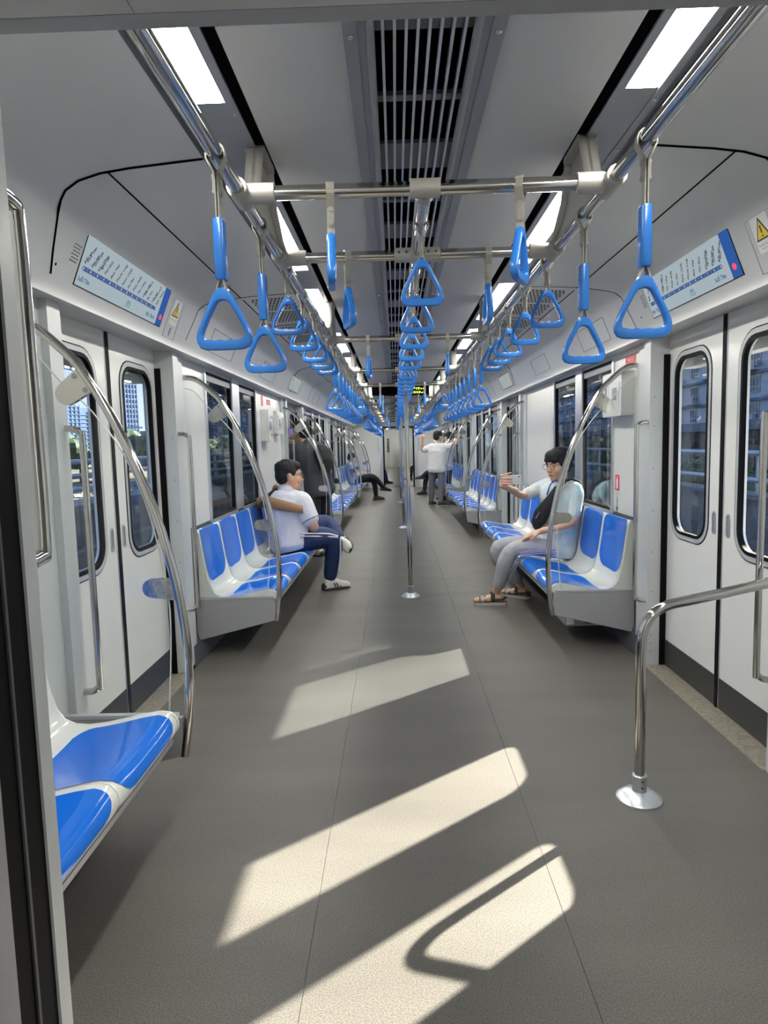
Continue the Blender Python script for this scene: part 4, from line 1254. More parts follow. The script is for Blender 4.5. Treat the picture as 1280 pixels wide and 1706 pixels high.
def torso(m, J, k, infl, lo, hi, kw=1.0, kd=1.0, belly=0, prof=SPN):
    """stack of body sections from pelvis to neck base"""
    pel, che, nec = V(J['pelvis']), V(J['chest']), V(J['neck'])
    La = (V(J['hipL'])-V(J['hipR'])).normalized(); Lb = (V(J['shL'])-V(J['shR'])).normalized()
    secs = []
    for t, w, d in prof:
        if t < lo or t > hi: continue
        if t <= .5:
            c = pel.lerp(che, t/.5) if t >= 0 else pel + (pel-che).normalized()*(-t)*.5
        else: c = che.lerp(nec, (t-.5)/.5)
        L = La.lerp(Lb, min(1, max(0, t/.8))).normalized()
        ax = ((che-pel) if t < .5 else (nec-che)).normalized()
        L = (L - ax*L.dot(ax)).normalized()
        F = ax.cross(L)                        # forward when L points to the person's left
        F = L.cross(ax) if J.get('flip') else F
        b = belly*math.exp(-((t-.22)/.25)**2)
        secs.append((c + V(J['fwd'])*b*.5, L, w*k*kw + infl, F, d*k*kd + infl + b*.5))
    loft(m, secs, 22, 2.3)
def person(label, J, st, loc):
    k = st.get('k', 1.0); vox = st.get('voxel', .009)
    t = thing('person', label, 'person', loc, None)
    J['fwd'] = V(J['fwd']).normalized()
    skin = MP[st.get('skin', 'skin')]
    B = frame(J['hfwd'], J.get('hup', (0, 0, 1))); kh = st.get('kh', 1.0)
    m = MB()
    torso(m, J, k, -.016, -.2, .95, st.get('kw', 1), st.get('kd', 1), st.get('belly', 0))
    hc = V(J['head'])
    limb(m, [V(J['neck']) - V((0, 0, .03)), hc + B @ V((0, -.020, -.055))*kh], [.056*k*st.get('kn', 1), .050*kh])
    head_skin(m, hc, B, kh)
    ar = st.get('arm', 1.0); lg = st.get('leg', 1.0)
    for S in 'LR':
        limb(m, [J['sh'+S], J['el'+S], J['wr'+S]], [.048*ar, .042*ar, .040*ar, .034*ar, .026], 7)
        hd = J.get('hand'+S)
        if hd: hand(m, J['wr'+S], hd[0], hd[1], hd[2], hd[3] if len(hd) > 3 else (25, 30, 20), kh*.92, hd[4] if len(hd) > 4 else 1)
        limb(m, [J['hip'+S], J['knee'+S], J['ank'+S]], [.080*lg, .066*lg, .052*lg, .048*lg, .036], 7)
        if st.get('bare'):
            g, d, s = foot_loft(m, J['ank'+S], J['foot'+S], J['ank'+S][2]-.022, .25, .042, .066)
            for i in range(5):
                q = (i-2)*.0155
                m.ellip(g + d*(.178 - abs(i-1)*.008 - (i == 4)*.008)*.92 + s*q*(1 if S == 'R' else -1) + V((0, 0, .014)), (.0085+.003*(i == 0),)*3, 8, 6)
    body = blob(m, 'body', skin, t, st.get('bvox', vox), 3)
    # shirt
    m = MB()
    torso(m, J, k, .024, st.get('hem', -.2), 1.0, st.get('kw', 1), st.get('kd', 1), st.get('belly', 0))
    for S in 'LR':
        sh, el, wr = V(J['sh'+S]), V(J['el'+S]), V(J['wr'+S])
        inn = sh.lerp(V(J['neck']), .35)
        sl = st.get('sleeve', .72)
        if sl <= 1: limb(m, [inn, sh, sh.lerp(el, sl)], [.070*k, .074*ar*k, .066*ar*k], 5)
        else: limb(m, [inn, sh, el, el.lerp(wr, sl-1)], [.068*k, .072*ar, .060*ar, .048*ar], 5)
    limb(m, [V(J['neck']) - V((0, 0, .02)), V(J['neck']) + B @ V((0, -.006, .018))], [.072*k*st.get('kn', 1), .064*k*st.get('kn', 1)])
    shirt = blob(m, st.get('top_name', 'shirt'), MP[st['shirt']], t, vox, 3)
    # trousers
    m = MB()
    torso(m, J, k, .002, -.2, .06, st.get('kw', 1), st.get('kd', 1), 0)
    tr = st.get('trouser_end', .95)
    for S in 'LR':
        hp, kn, an = V(J['hip'+S]), V(J['knee'+S]), V(J['ank'+S])
        f_ = st.get('loose', 1.0)
        limb(m, [hp, kn, kn.lerp(an, tr)], [.094*lg*f_, .082*lg*f_, .070*lg*f_, .066*f_, .054*f_], 7)
    trs = blob(m, 'trousers', MP[st['trousers']], t, vox, 3)
    hair = hair_blob(t, hc, B, kh, st.get('hair', 'bowl'), min(vox, .009))
    if st.get('face'): face_parts(t, hc, B, kh, body)
    if st.get('glasses'): glasses_on(t, hc, B, kh, body)
    if st.get('shoes'):
        for S in 'LR':
            m = MB()
            up = V(J.get('footup'+S, (0, 0, 1)))
            zf = st.get('zf'+S, J['ank'+S][2] - .004)
            g, d, s = foot_loft(m, J['ank'+S], J['foot'+S], zf, .275, .052, .112, up)
            sh = blob(m, 'shoe', MP[st['shoes']], t, .008, 2)
            m = MB()
            pr = [(-.082, .035), (-.06, .046), (0, .044), (.06, .046), (.11, .053), (.16, .052), (.195, .036), (.208, .015)]
            poly = [g + d*q - s*w for q, w in pr] + [g + d*q + s*w for q, w in reversed(pr)]
            m.prism(poly, up*.022).build('sole', MP[st.get('sole', 'sole')], sh)
            if st['shoes'] == 'shoe':
                for i in range(3):
                    for e in (-1, 1):
                        q = g + d*(.030+.026*i)
                        m = MB().prism([q + s*e*.0475 + up*.026, q + d*.013 + s*e*.0475 + up*.026, q + d*-.008 + s*e*.041 + up*.070, q + d*-.021 + s*e*.041 + up*.070], s*e*.006)
                        m.build('shoe_stripe', MP['sole'], sh)
                MB().ellip(g - d*.055 + up*.042, (.040, .040, .034), 12, 8, frame(d, up)).build('heel_patch', MP['sole'], sh)
    return t, body, shirt, trs

# ---- man in tie-dye shirt taking a picture with his phone, right bench
J = dict(pelvis=(1.235, 5.47, .515), chest=(1.270, 5.49, .78), neck=(1.258, 5.485, 1.035), fwd=(-.885, -.466, 0),
         head=(1.232, 5.44, 1.175), hfwd=(-.82, -.56, -.10), hup=(-.05, 0, 1),
         shR=(1.145, 5.655, .985), elR=(.965, 5.50, .930), wrR=(.800, 5.335, 1.010),
         shL=(1.345, 5.315, .965), elL=(1.300, 5.215, .745), wrL=(1.055, 5.315, .650),
         handR=((-.25, .10, .62), (-.9, -.1, -.35), 1, (10, 15, 10), .4), handL=((-.86, .22, -.30), (-.25, -.2, .95), -1, (8, 14, 10)),
         hipR=(1.235, 5.565, .500), kneeR=(.770, 5.655, .475), ankR=(.985, 5.765, .105), footR=(-.77, .63, 0),
         hipL=(1.245, 5.375, .500), kneeL=(.855, 5.375, .500), ankL=(.730, 5.545, .110), footL=(-1, .06, 0))
# the right hand grips the phone from its left edge: palm beside it, fingers across its back
J['handR'] = None
selfie, body, shirt, trs = person('young man in tie-dye shirt and grey joggers holding up a phone on the right bench', J,
    dict(shirt='tiedye', trousers='greyp', bare=True, face=True, glasses=True, kh=1.12, k=.95, skin='skin', voxel=.008, bvox=.006, sleeve=.80, leg=.88, arm=.86, loose=1.02, trouser_end=.80, hair='bowl'), (1.2, 5.47, 0))
hm = MB()
pc = V((.826, 5.296, 1.075))                                   # phone centre
pr_, pu_, pn_ = V((.985, -.12, .03)).normalized(), V((.0, .10, .99)), V((-.12, -.985, .10)).normalized()
pu_ = (pu_ - pr_*pu_.dot(pr_)).normalized(); pn_ = pr_.cross(pu_)
ph = thing('phone', 'grey phone held up by the man in the tie-dye shirt', 'phone', tuple(pc))
MB().prism([pc + pr_*x + pu_*y - pn_*.004 for x, y in rr(0, 0, .142, .070, .011, 5)], pn_*.008).build('phone_body', MP['phone'], ph)
MB().prism([pc + pr_*(.056+.006*math.cos(R(a))) + pu_*(.022+.006*math.sin(R(a))) + pn_*.004 for a in range(0, 360, 30)], pn_*.0016).build('camera_lens', MP['sole'], ph)
MB().tube([pc + pr_*x + pu_*y for x, y in rr(0, 0, .143, .071, .011, 5)], .0028, 6, closed=True).build('phone_rim', M['alu'], ph)
w = V(J['wrR'])
pal = pc - pr_*.078 - pu_*.028
limb(hm, [V(J['elR']).lerp(w, .55), w, pal + V((0, 0, -.012))], [.032, .026, .027], 5)
loft(hm, [(w, pr_, .024, pn_, .022), (w.lerp(pal, .5) + pu_*.004, pr_, .030, pn_, .021), (pal + pu_*.006, pr_, .026, pn_, .022), (pal + pu_*.030, pr_, .018, pn_, .016)], 14)
for i, (zy, ln, tl) in enumerate(((.030, .088, .022), (.012, .092, -.006), (-.010, .086, -.012), (-.032, .070, -.008))):
    b = pc - pr_*.082 + pu_*(zy - .020) + pn_*.006
    k1 = pc - pr_*(.084 - .004*i) + pu_*(zy + .004) + pn_*.022
    k2 = k1 + pr_*ln*.52 + pu_*tl*.6 + pn_*.000
    k3 = k2 + pr_*ln*.40 + pu_*tl*.4 - pn_*.007
    hm.tube([b, k1, k2, k3], [.0105, .0098, .0088, .0068], 9); hm.ellip(k3, (.007,)*3, 8, 6)
th = pc - pr_*.070 - pu_*.030 - pn_*.010
hm.tube([pal + pu_*-.004 - pn_*.008, th - pn_*.004, th + pr_*.034 + pu_*.012 - pn_*.004, th + pr_*.058 + pu_*.016 - pn_*.001], [.014, .0115, .010, .0075], 9)
# fuse the gripping hand with the body so the figure stays one continuous skin
mm = MB(); org = wloc(body)
bme = body.data
mm.add([v.co + org for v in bme.vertices], [tuple(p.vertices) for p in bme.polygons])
mm.add(hm.v, hm.f)
kids = list(body.children)
nb = blob(mm, 'body', MP['skin'], selfie, .005, 1)
for c in kids: c.parent = nb
bpy.data.objects.remove(body); nb.name = 'body'; body = nb
# jogger side stripes, cuffs
for off in (-.016, 0, .016):
    h, kn, an = V(J['hipL']), V(J['kneeL']), V(J['ankL'])
    a = [h + V((-.06, -.083, -.012+off)), h.lerp(kn, .5) + V((0, -.079, -.01+off)), kn + V((.035, -.068, -.035+off*.8))]
    b = [kn + V((.040+off, -.064, -.045)), kn.lerp(an, .5) + V((.045+off, -.048, -.01)), kn.lerp(an, .78) + V((.040+off, -.044, 0))]
    MB().tube(curve(a, 6), .0035, 6).build('side_stripe', MP['dstripe'], trs)
    MB().tube(curve(b, 6), .0035, 6).build('side_stripe', MP['dstripe'], trs)
for S in 'LR':
    kn, an = V(J['knee'+S]), V(J['ank'+S])
    limb(MB(), [kn, an], [.05, .05])
    cu = MB(); c0, c1 = kn.lerp(an, .77), kn.lerp(an, .86)
    cu.tube([c0, c0.lerp(c1, .3), c0.lerp(c1, .6), c1], [.054, .050, .049, .046], 16)
    cu.build('elastic_cuff', MP['greyp'], trs)
    # sandals
    d = V(J['foot'+S]).normalized(); s_ = d.cross(V((0, 0, 1))); g = V(J['ank'+S]); g.z = .0
    prf = [(-.088, .022), (-.075, .038), (-.03, .042), (.03, .040), (.09, .050), (.14, .052), (.175, .042), (.192, .018)]
    sd = MB().prism([g + d*q - s_*w_ for q, w_ in prf] + [g + d*q + s_*w_ for q, w_ in reversed(prf)], V((0, 0, .026))).build('sandal', MP['solep'], selfie)
    MB().prism([g + d*q - s_*w_*.97 + V((0,0,.026)) for q, w_ in prf] + [g + d*q + s_*w_*.97 + V((0,0,.026)) for q, w_ in reversed(prf)], V((0, 0, .006))).build('footbed', MP['sole'], sd)
    def band(q0, q1, hgt, wd, m_, nm):
        rows = []
        for q, hh in ((q0, hgt), (q1, hgt*.92)):
            rows.append([g + d*q + s_*wd*math.cos(R(a)) + V((0, 0, .030 + hh*math.sin(R(a)))) for a in range(0, 181, 15)])
        b_ = MB().grid(rows); o = b_.build(nm, m_, sd)
        o.modifiers.new('s', 'SOLIDIFY').thickness = .004
    band(.098, .135, .046, .049, MP['strapg'], 'toe_strap')
    band(.090, .098, .048, .0495, MP['sole'], 'strap_edge'); band(.135, .143, .043, .0495, MP['sole'], 'strap_edge')
    band(.012, .046, .090, .044, MP['sole'], 'instep_strap')
    MB().tube([g + d*.02 + s_*.044 + V((0,0,.05)), g - d*.055 + s_*.040 + V((0,0,.055)), g - d*.085 + V((0,0,.058)), g - d*.055 - s_*.040 + V((0,0,.055)), g + d*.02 - s_*.044 + V((0,0,.05))], .009, 6).build('heel_strap', MP['sole'], sd)
# lanyard and black sling bag across the chest
nk = V(J['neck'])
MB().tube(curve([nk + V((.05, .07, .02)), nk + V((-.045, .055, .01)), nk + V((-.115, -.03, -.10)), nk + V((-.085, -.085, .005)), nk + V((.03, -.075, .03))], 6), .006, 6).build('lanyard', MP['lany'], selfie)
sb = thing('sling_bag', 'black sling bag across the chest of the man in tie-dye', 'bag', (1.1, 5.35, .85))
F_ = V((-.885, -.466, 0)); Lx = V((.466, -.885, 0))
def onchest(l, z, o): return V((1.263, 5.487, z)) + Lx*l + F_*(o+.028)
m = MB()
loft(m, [(onchest(.150, 1.050, .060), Lx, .022, V((0,0,1)), .010), (onchest(.125, 1.00, .125), (Lx-V((0,0,.73))).normalized(), .028, F_, .012), (onchest(.085, .93, .142), (Lx-V((0,0,.73))).normalized(), .036, F_, .018), (onchest(.035, .85, .150), (Lx-V((0,0,.73))).normalized(), .060, F_, .028), (onchest(-.04, .755, .155), (Lx-V((0,0,.73))).normalized(), .078, F_, .034), (onchest(-.11, .68, .145), (Lx-V((0,0,.73))).normalized(), .055, F_, .026), (onchest(-.145, .645, .125), (Lx-V((0,0,.73))).normalized(), .022, F_, .012)], 18)
blob(m, 'bag_body', MP['black'], sb, .008, 3)
MB().tube(curve([onchest(.150, 1.055, .055), onchest(.160, 1.065, -.02), onchest(.12, 1.0, -.125), onchest(-.05, .80, -.135)], 5), .012, 6).build('shoulder_strap', MP['black'], sb)
MB().tube([onchest(-.01, .80, .188), onchest(-.05, .745, .192)], .004, 6).build('zip_pull', M['alu'], sb)

# ---- heavy man in white polo, left bench, seen from behind
J = dict(pelvis=(-1.115, 6.17, .520), chest=(-1.165, 6.165, .745), neck=(-1.135, 6.20, .955), fwd=(.55, .83, 0),
         head=(-1.105, 6.215, 1.105), hfwd=(.93, .30, -.04), hup=(.04, .02, 1),
         shR=(-.975, 6.075, .865), elR=(-.865, 6.035, .640), wrR=(-.975, 6.23, .655),
         shL=(-1.315, 6.295, .865), elL=(-1.30, 6.46, .66), wrL=(-1.08, 6.46, .66),
         handR=((-.3, .9, .05), (.6, .2, .7), -1, (30, 40, 30)), handL=((.9, -.2, 0), (.2, .5, .8), 1, (30, 40, 30)),
         hipR=(-1.05, 6.10, .510), kneeR=(-.725, 6.20, .490), ankR=(-.755, 6.25, .120), footR=(.86, .52, 0),
         hipL=(-1.17, 6.30, .520), kneeL=(-.83, 6.60, .600), ankL=(-.665, 6.40, .470), footL=(.45, -.78, -.35), footupL=(-.80, -.35, .45))
polo, body, shirt, trs = person('heavy man in white polo and navy track trousers on the left bench, seen from behind', J,
    dict(shirt='polo', trousers='navy', shoes='shoe', face=True, glasses=True, kh=1.22, k=1.22, kw=1.0, kd=1.12, belly=.08, arm=1.10, leg=1.12, kn=1.05, skin='skin', voxel=.010, bvox=.008, sleeve=.62, trouser_end=.93, loose=1.22, hair='short', hem=-.2, zfL=.085), (-1.1, 6.2, 0))
for off in (-.014, .012):
    h, kn, an = V(J['hipR']), V(J['kneeR']), V(J['ankR'])
    a = [h + V((.06, -.124, .070+off)), h.lerp(kn, .5) + V((0, -.118, .070+off)), kn + V((-.02, -.104, .064+off)), kn + V((.070, -.080, .045+off*.5))]
    b = [kn + V((.092, -.070-off, .025)), kn.lerp(an, .4) + V((.094, -.055-off, 0)), kn.lerp(an, .88) + V((.078, -.042-off, 0))]
    MB().tube(curve(a, 6), .0075, 6).build('side_stripe', MP['stripe'], trs)
    MB().tube(curve(b, 6), .0075, 6).build('side_stripe', MP['stripe'], trs)
nk = V(J['neck'])
MB().tube([nk + V((.075*math.cos(R(a)), .075*math.sin(R(a)), .018)) for a in range(0, 360, 24)], .014, 8, closed=True).build('collar', MP['polo'], shirt)
el, sh = V(J['elR']), V(J['shR'])
c = sh.lerp(el, .70)
ax = (el-sh).normalized()
e1 = ax.cross(V((0, 1, 0))).normalized(); e2 = ax.cross(e1)
MB().tube([c + (e1*math.cos(R(a)) + e2*math.sin(R(a)))*.080 for a in range(0, 360, 24)], .0045, 6, closed=True).build('sleeve_band', MP['navy'], shirt)
# brown bag strap across his back
br = thing('sling_bag', 'brown canvas sling bag strapped across the back of the man in white polo', 'bag', (-1.2, 6.05, .85))
Fp = V((.55, .83, 0)).normalized(); Lp = V((-.83, .55, 0)).normalized()
rows = []
for dz in (-.046, .046):
    row = []
    for a in range(-100, 101, 10):
        x = .292*math.sin(R(a)); y = -.226*math.cos(R(a))
        zz = .835 + .050*math.cos(R(a)) + dz*(.55 + .6*math.cos(R(a))) - .04*math.sin(R(a))*(-1 if a < 0 else .2)
        row.append(V((-1.155, 6.175, zz)) + Lp*x + Fp*y)
    rows.append(row)
o = MB().grid(rows).build('canvas_band', MP['brown'], br); o.modifiers.new('s', 'SOLIDIFY').thickness = .012
MB().tube(curve([nk + Lp*.050 - Fp*.085 + V((0,0,.035)), nk + Lp*.060 - Fp*.185 + V((0,0,-.02)), V((-1.155, 6.175, .845)) + Lp*.080 - Fp*.250], 5), .019, 8).build('black_strap', MP['black'], br)
MB().ellip(nk + Lp*.12 - Fp*.02 + V((0, 0, .02)), (.035, .045, .055), 12, 8).build('shoulder_pad', MP['brown'], br)
# printed lettering on the shirt back, too small to read: two short dark rows
pb_ = MB()
for r_, (z, n_) in enumerate(((.925, 9), (.900, 5))):
    for i in range(n_):
        l = -.035 - i*.013 - r_*.03
        c = V((-1.15, 6.185, z - .0)) + Lp*l - Fp*(.140 - r_*-.012)
        pb_.prism([c - Lp*.0045 - V((0,0,.007)), c + Lp*.0045 - V((0,0,.007)), c + Lp*.0045 + V((0,0,.007)), c - Lp*.0045 + V((0,0,.007))], -Fp*.03)

# ---- man in black standing at the left, photographing the window
J = dict(pelvis=(-1.065, 8.13, .86), chest=(-1.10, 8.12, 1.14), neck=(-1.215, 8.13, 1.40), fwd=(-.75, .66, 0),
         head=(-1.285, 8.14, 1.555), hfwd=(-.88, .46, .02), hup=(-.10, 0, 1),
         shL=(-1.315, 8.03, 1.34), elL=(-1.40, 8.10, 1.22), wrL=(-1.405, 8.17, 1.42), shR=(-1.05, 8.28, 1.33), elR=(-1.12, 8.44, 1.15), wrR=(-1.33, 8.35, 1.40),
         handL=((-.05, .2, .95), (.3, -.9, 0), 1, (40, 40, 30)), handR=((-.5, -.3, .8), (.6, .6, 0), -1, (40, 40, 30)),
         hipR=(-1.00, 8.21, .84), kneeR=(-1.02, 8.23, .47), ankR=(-1.02, 8.25, .095), footR=(-.75, .66, 0),
         hipL=(-1.13, 8.06, .84), kneeL=(-1.12, 8.07, .47), ankL=(-1.11, 8.07, .095), footL=(-.8, .5, 0))
J = {k: (tuple(V(v) + V((.0, .14, 0))) if k in ('pelvis','chest','neck','head') or k[:2] in ('sh','el','wr','hi','kn','an') and k[:4] not in ('hand','hfwd') else v) for k, v in J.items()}
dark, body, shirt, trs = person('man in black jacket standing by the left partition, back turned, holding up a phone', J,
    dict(shirt='char', trousers='black', shoes='shoe', kh=1.15, k=1.08, arm=1.05, voxel=.011, sleeve=1.8, hair='short', top_name='jacket'), (-1.08, 8.13, 0))
bk = thing('backpack', 'black backpack on the back of the standing man in black', 'bag', (-1.0, 8.15, 1.2))
m = MB()
loft(m, [(V((-1.02, 8.13, 1.40)), V((.66, .75, 0)), .06, V((.75, -.66, 0)), .05), (V((-1.00, 8.13, 1.34)), V((.66, .75, 0)), .105, V((.75, -.66, 0)), .075), (V((-.975, 8.13, 1.22)), V((.66, .75, 0)), .115, V((.75, -.66, 0)), .085), (V((-.960, 8.14, 1.10)), V((.66, .75, 0)), .09, V((.75, -.66, 0)), .07)], 18)
blob(m, 'pack_body', MP['black'], bk, .011, 4)
p2 = thing('phone', 'dark phone with lit purple screen held by the man in black', 'phone', (-1.415, 8.40, 1.55))
MB().box(-1.452, -1.378, 8.395, 8.403, 1.48, 1.62).build('phone_body', MP['sole'], p2)
MB().box(-1.448, -1.382, 8.3935, 8.395, 1.487, 1.613).build('screen', emit('purple_screen', (.25, .20, .55), .6), p2)

# ---- man in blue-grey shirt, legs crossed, far left bench
J = dict(pelvis=(-1.17, 16.5, .52), chest=(-1.23, 16.5, .72), neck=(-1.22, 16.5, .955), fwd=(1, -.08, 0),
         head=(-1.20, 16.5, 1.06), hfwd=(.93, .1, -.35), hup=(.3, 0, 1),
         shR=(-1.20, 16.32, .88), elR=(-1.13, 16.28, .66), wrR=(-.93, 16.40, .70), shL=(-1.20, 16.68, .88), elL=(-1.12, 16.70, .66), wrL=(-.95, 16.56, .69),
         handR=((.9, .3, .1), (0, -.3, .9), 1, (30, 35, 25)), handL=((.9, -.3, .1), (0, .3, .9), -1, (30, 35, 25)),
         hipR=(-1.13, 16.40, .50), kneeR=(-.70, 16.42, .60), ankR=(-.42, 16.58, .31), footR=(.95, .15, -.12), hipL=(-1.13, 16.60, .50), kneeL=(-.70, 16.58, .50), ankL=(-.61, 16.62, .09), footL=(.98, .1, 0), footupR=(.12, 0, 1))
p4_, body, shirt, trs = person('man in blue-grey shirt and black trousers sitting with crossed legs at the far left', J,
    dict(shirt='bluegrey', trousers='black', shoes='sole', kh=1.05, voxel=.013, sleeve=.8, hair='short', zfR=.08), (-1.15, 16.5, 0))
p3 = thing('phone', 'dark phone in the hands of the man in blue-grey shirt', 'phone', (-.85, 16.48, .74))
MB().box(-.90, -.76, 16.44, 16.51, .735, .745).build('phone_body', MP['sole'], p3)

# ---- man in white shirt standing at the right, one hand on a strap
J = dict(pelvis=(.80, 14.80, .84), chest=(.81, 14.80, 1.07), neck=(.83, 14.79, 1.37), fwd=(.18, .98, 0),
         head=(.845, 14.80, 1.515), hfwd=(.75, .66, -.02), hup=(0, 0, 1),
         shL=(.655, 14.83, 1.29), elL=(.50, 14.83, 1.23), wrL=(.50, 14.80, 1.47), shR=(1.01, 14.76, 1.29), elR=(1.19, 14.68, 1.34), wrR=(1.33, 14.66, 1.49),
         handL=((0, -.05, 1), (-.3, -.9, 0), 1, (55, 60, 40)), handR=((.7, 0, .6), (0, -.9, .3), -1, (50, 50, 35)),
         hipL=(.71, 14.82, .82), kneeL=(.69, 14.86, .46), ankL=(.67, 14.88, .09), footL=(.5, .86, 0), hipR=(.89, 14.78, .82), kneeR=(.89, 14.72, .46), ankR=(.87, 14.66, .09), footR=(.95, .3, 0))
J = {k: (tuple(V(v) + V((0, -.16, 0))) if k in ('pelvis','chest','neck','head') or k[:2] in ('sh','el','wr','hi','kn','an') else v) for k, v in J.items()}
J['elR'] = (1.19, 14.55, 1.34); J['wrR'] = (1.29, 14.62, 1.49); J['handR'] = ((.35, .45, .75), (.2, -.9, .4), -1, (50, 50, 35))
person('man in white shirt and grey trousers standing with arms raised, back turned', J,
    dict(shirt='white', trousers='gtrous', shoes='sole', sole='solep', kh=1.08, k=1.02, voxel=.012, sleeve=.75, hair='short'), (.8, 14.8, 0))
# ---- second standing man beyond him
J = dict(pelvis=(1.12, 16.15, .84), chest=(1.14, 16.15, 1.07), neck=(1.17, 16.15, 1.37), fwd=(-.6, .8, 0),
         head=(1.19, 16.16, 1.515), hfwd=(-.6, .8, -.05), hup=(0, 0, 1),
         shL=(1.03, 16.02, 1.29), elL=(1.0, 16.05, 1.04), wrL=(.96, 16.2, .95), shR=(1.31, 16.26, 1.29), elR=(1.33, 16.3, 1.04), wrR=(1.22, 16.4, .95),
         handL=((-.2, .8, -.1), (-.8, -.3, .3), -1), handR=((-.3, .8, -.1), (.8, .3, .3), 1),
         hipL=(1.05, 16.09, .82), kneeL=(1.03, 16.10, .46), ankL=(1.02, 16.1, .09), footL=(-.6, .8, 0), hipR=(1.2, 16.2, .82), kneeR=(1.19, 16.22, .46), ankR=(1.18, 16.22, .09), footR=(-.6, .8, 0))
person('dark-haired man half hidden behind the standing man in white shirt', J,
    dict(shirt='white', trousers='black', shoes='sole', kh=1.08, voxel=.014, sleeve=.75, hair='short'), (1.12, 16.15, 0))
# ---- seated figure on the far right, mostly hidden
J = dict(pelvis=(1.17, 18.0, .52), chest=(1.22, 18.0, .74), neck=(1.22, 18.0, .96), fwd=(-1, 0, 0),
         head=(1.20, 18.0, 1.10), hfwd=(-.95, .1, -.2), hup=(0, 0, 1),
         shL=(1.20, 17.82, .89), elL=(1.13, 17.78, .66), wrL=(.93, 17.9, .68), shR=(1.20, 18.18, .89), elR=(1.13, 18.2, .66), wrR=(.93, 18.08, .68),
         handL=((-.9, .2, 0), (0, 0, 1), -1), handR=((-.9, -.2, 0), (0, 0, 1), 1),
         hipL=(1.13, 17.9, .50), kneeL=(.80, 17.94, .60), ankL=(.62, 18.0, .50), footL=(-.95, .1, 0), hipR=(1.13, 18.1, .50), kneeR=(.76, 18.08, .49), ankR=(.66, 18.05, .09), footR=(-.98, -.1, 0))
person('seated person in black with one leg crossed, behind the standing men on the far right', J,
    dict(shirt='black', trousers='black', shoes='sole', kh=1.05, voxel=.014, sleeve=.8, hair='short', zfL=.08), (1.15, 18.0, 0))
# ---- two people glimpsed in the next carriage
for s, y, lab in ((-1, 23.6, 'person in dark clothes in the next carriage, feet showing left of the gangway'), (1, 25.6, 'person in black and dark cap sitting in the next carriage right of the gangway')):
    x = lambda v: s*v
    J = dict(pelvis=(x(.98), y, .50), chest=(x(.98), y, .72), neck=(x(.86), y, .98), fwd=(-s, 0, 0),
             head=(x(.74), y, 1.16), hfwd=(-s*.95, -.1, -.25), hup=(0, 0, 1),
             shL=(x(.90), y-.18*s, .90), elL=(x(.78), y-.22*s, .70), wrL=(x(.58), y-.1*s, .68), shR=(x(.90), y+.18*s, .90), elR=(x(.78), y+.22*s, .70), wrR=(x(.58), y+.1*s, .66),
             handL=((-s, .1*s, 0), (0, 0, 1), -1), handR=((-s, -.1*s, 0), (0, 0, 1), 1),
             hipL=(x(.95), y-.1*s, .49), kneeL=(x(.56), y-.12*s, .50), ankL=(x(.46), y-.1*s, .09), footL=(-s, 0, 0), hipR=(x(.95), y+.1*s, .49), kneeR=(x(.56), y+.12*s, .50), ankR=(x(.42), y+.16*s, .09), footR=(-s, 0, 0))
    person(lab, J, dict(shirt='black', trousers='black' if s > 0 else 'navy', shoes='sole', kh=1.05, voxel=.016, sleeve=1.6, hair='short'), (x(.95), y, 0))
# ------------------------------------------------------------------ outside: viaduct, railings, trees, buildings
MO = dict(
    concrete=mat('viaduct_concrete', (0.15, 0.147, 0.14), .8, var=(3, .15)),
    ballast=mat('track_bed', (0.20, 0.20, 0.20), .9, var=(8, .25)),
    rail=mat('galvanised_rail', (0.34, 0.38, 0.44), .4, .4),
    track=mat('running_rail', (0.35, 0.33, 0.32), .35, .8),
    field=mat('rough_field', (0.085, 0.085, 0.048), .95, var=(.05, .45)),
    leaf=mat('tree_leaves', (0.034, 0.072, 0.022), .7, var=(.5, .5)),
    leaf2=mat('tree_leaves_dark', (0.024, 0.055, 0.02), .7, var=(.5, .5)),
    bark=mat('bark', (.10, .075, .05), .9),
    haze=mat('hazed_tower_wall', (0.10, 0.17, 0.31), .8),  # distance haze is mixed into this wall colour
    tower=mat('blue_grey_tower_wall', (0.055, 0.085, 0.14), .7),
    slab=mat('tower_floor_bands', (0.07, 0.10, 0.155), .7),
    facade=mat('apartment_wall', (0.34, 0.365, 0.42), .8),
    fwin=mat('apartment_window', (0.05, 0.07, 0.10), .15),
    rubble=mat('pale_rubble', (0.17, 0.165, 0.145), .9, var=(.6, .3)),
)
gd = MB().add([(-900, -200, -9.5), (900, -200, -9.5), (900, 1200, -9.5), (-900, 1200, -9.5)], [(0,1,2,3)]).solo('field', MO['field'], 'rough green and earthen field below the viaduct', 'field', smooth=False)
t = thing('viaduct', 'grey concrete railway viaduct with parapets beside the train', 'viaduct', (0, 40, -1.1))
MB().box(-4.9, 8.2, -15, 260, -1.8, -1.1).build('deck', MO['ballast'], t)
MB().box(-4.8, -4.35, -15, 260, -1.1, .58).build('parapet', MO['concrete'], t)
MB().box(-4.9, -4.28, -15, 260, .58, .68).build('parapet_cap', MO['concrete'], t)
MB().box(-4.30, -4.10, -15, 260, -.1, .12).build('cable_ledge', MO['concrete'], t)
MB().box(7.4, 7.8, -15, 260, -1.1, .05).build('parapet', MO['concrete'], t)
MB().box(7.3, 7.9, -15, 260, .05, .14).build('parapet_cap', MO['concrete'], t)
for x in (3.0, 4.435): MB().box(x-.035, x+.035, -15, 260, -1.1, -.93).build('running_rail', MO['track'], t)
for y0 in range(-14, 120, 1):
    pass
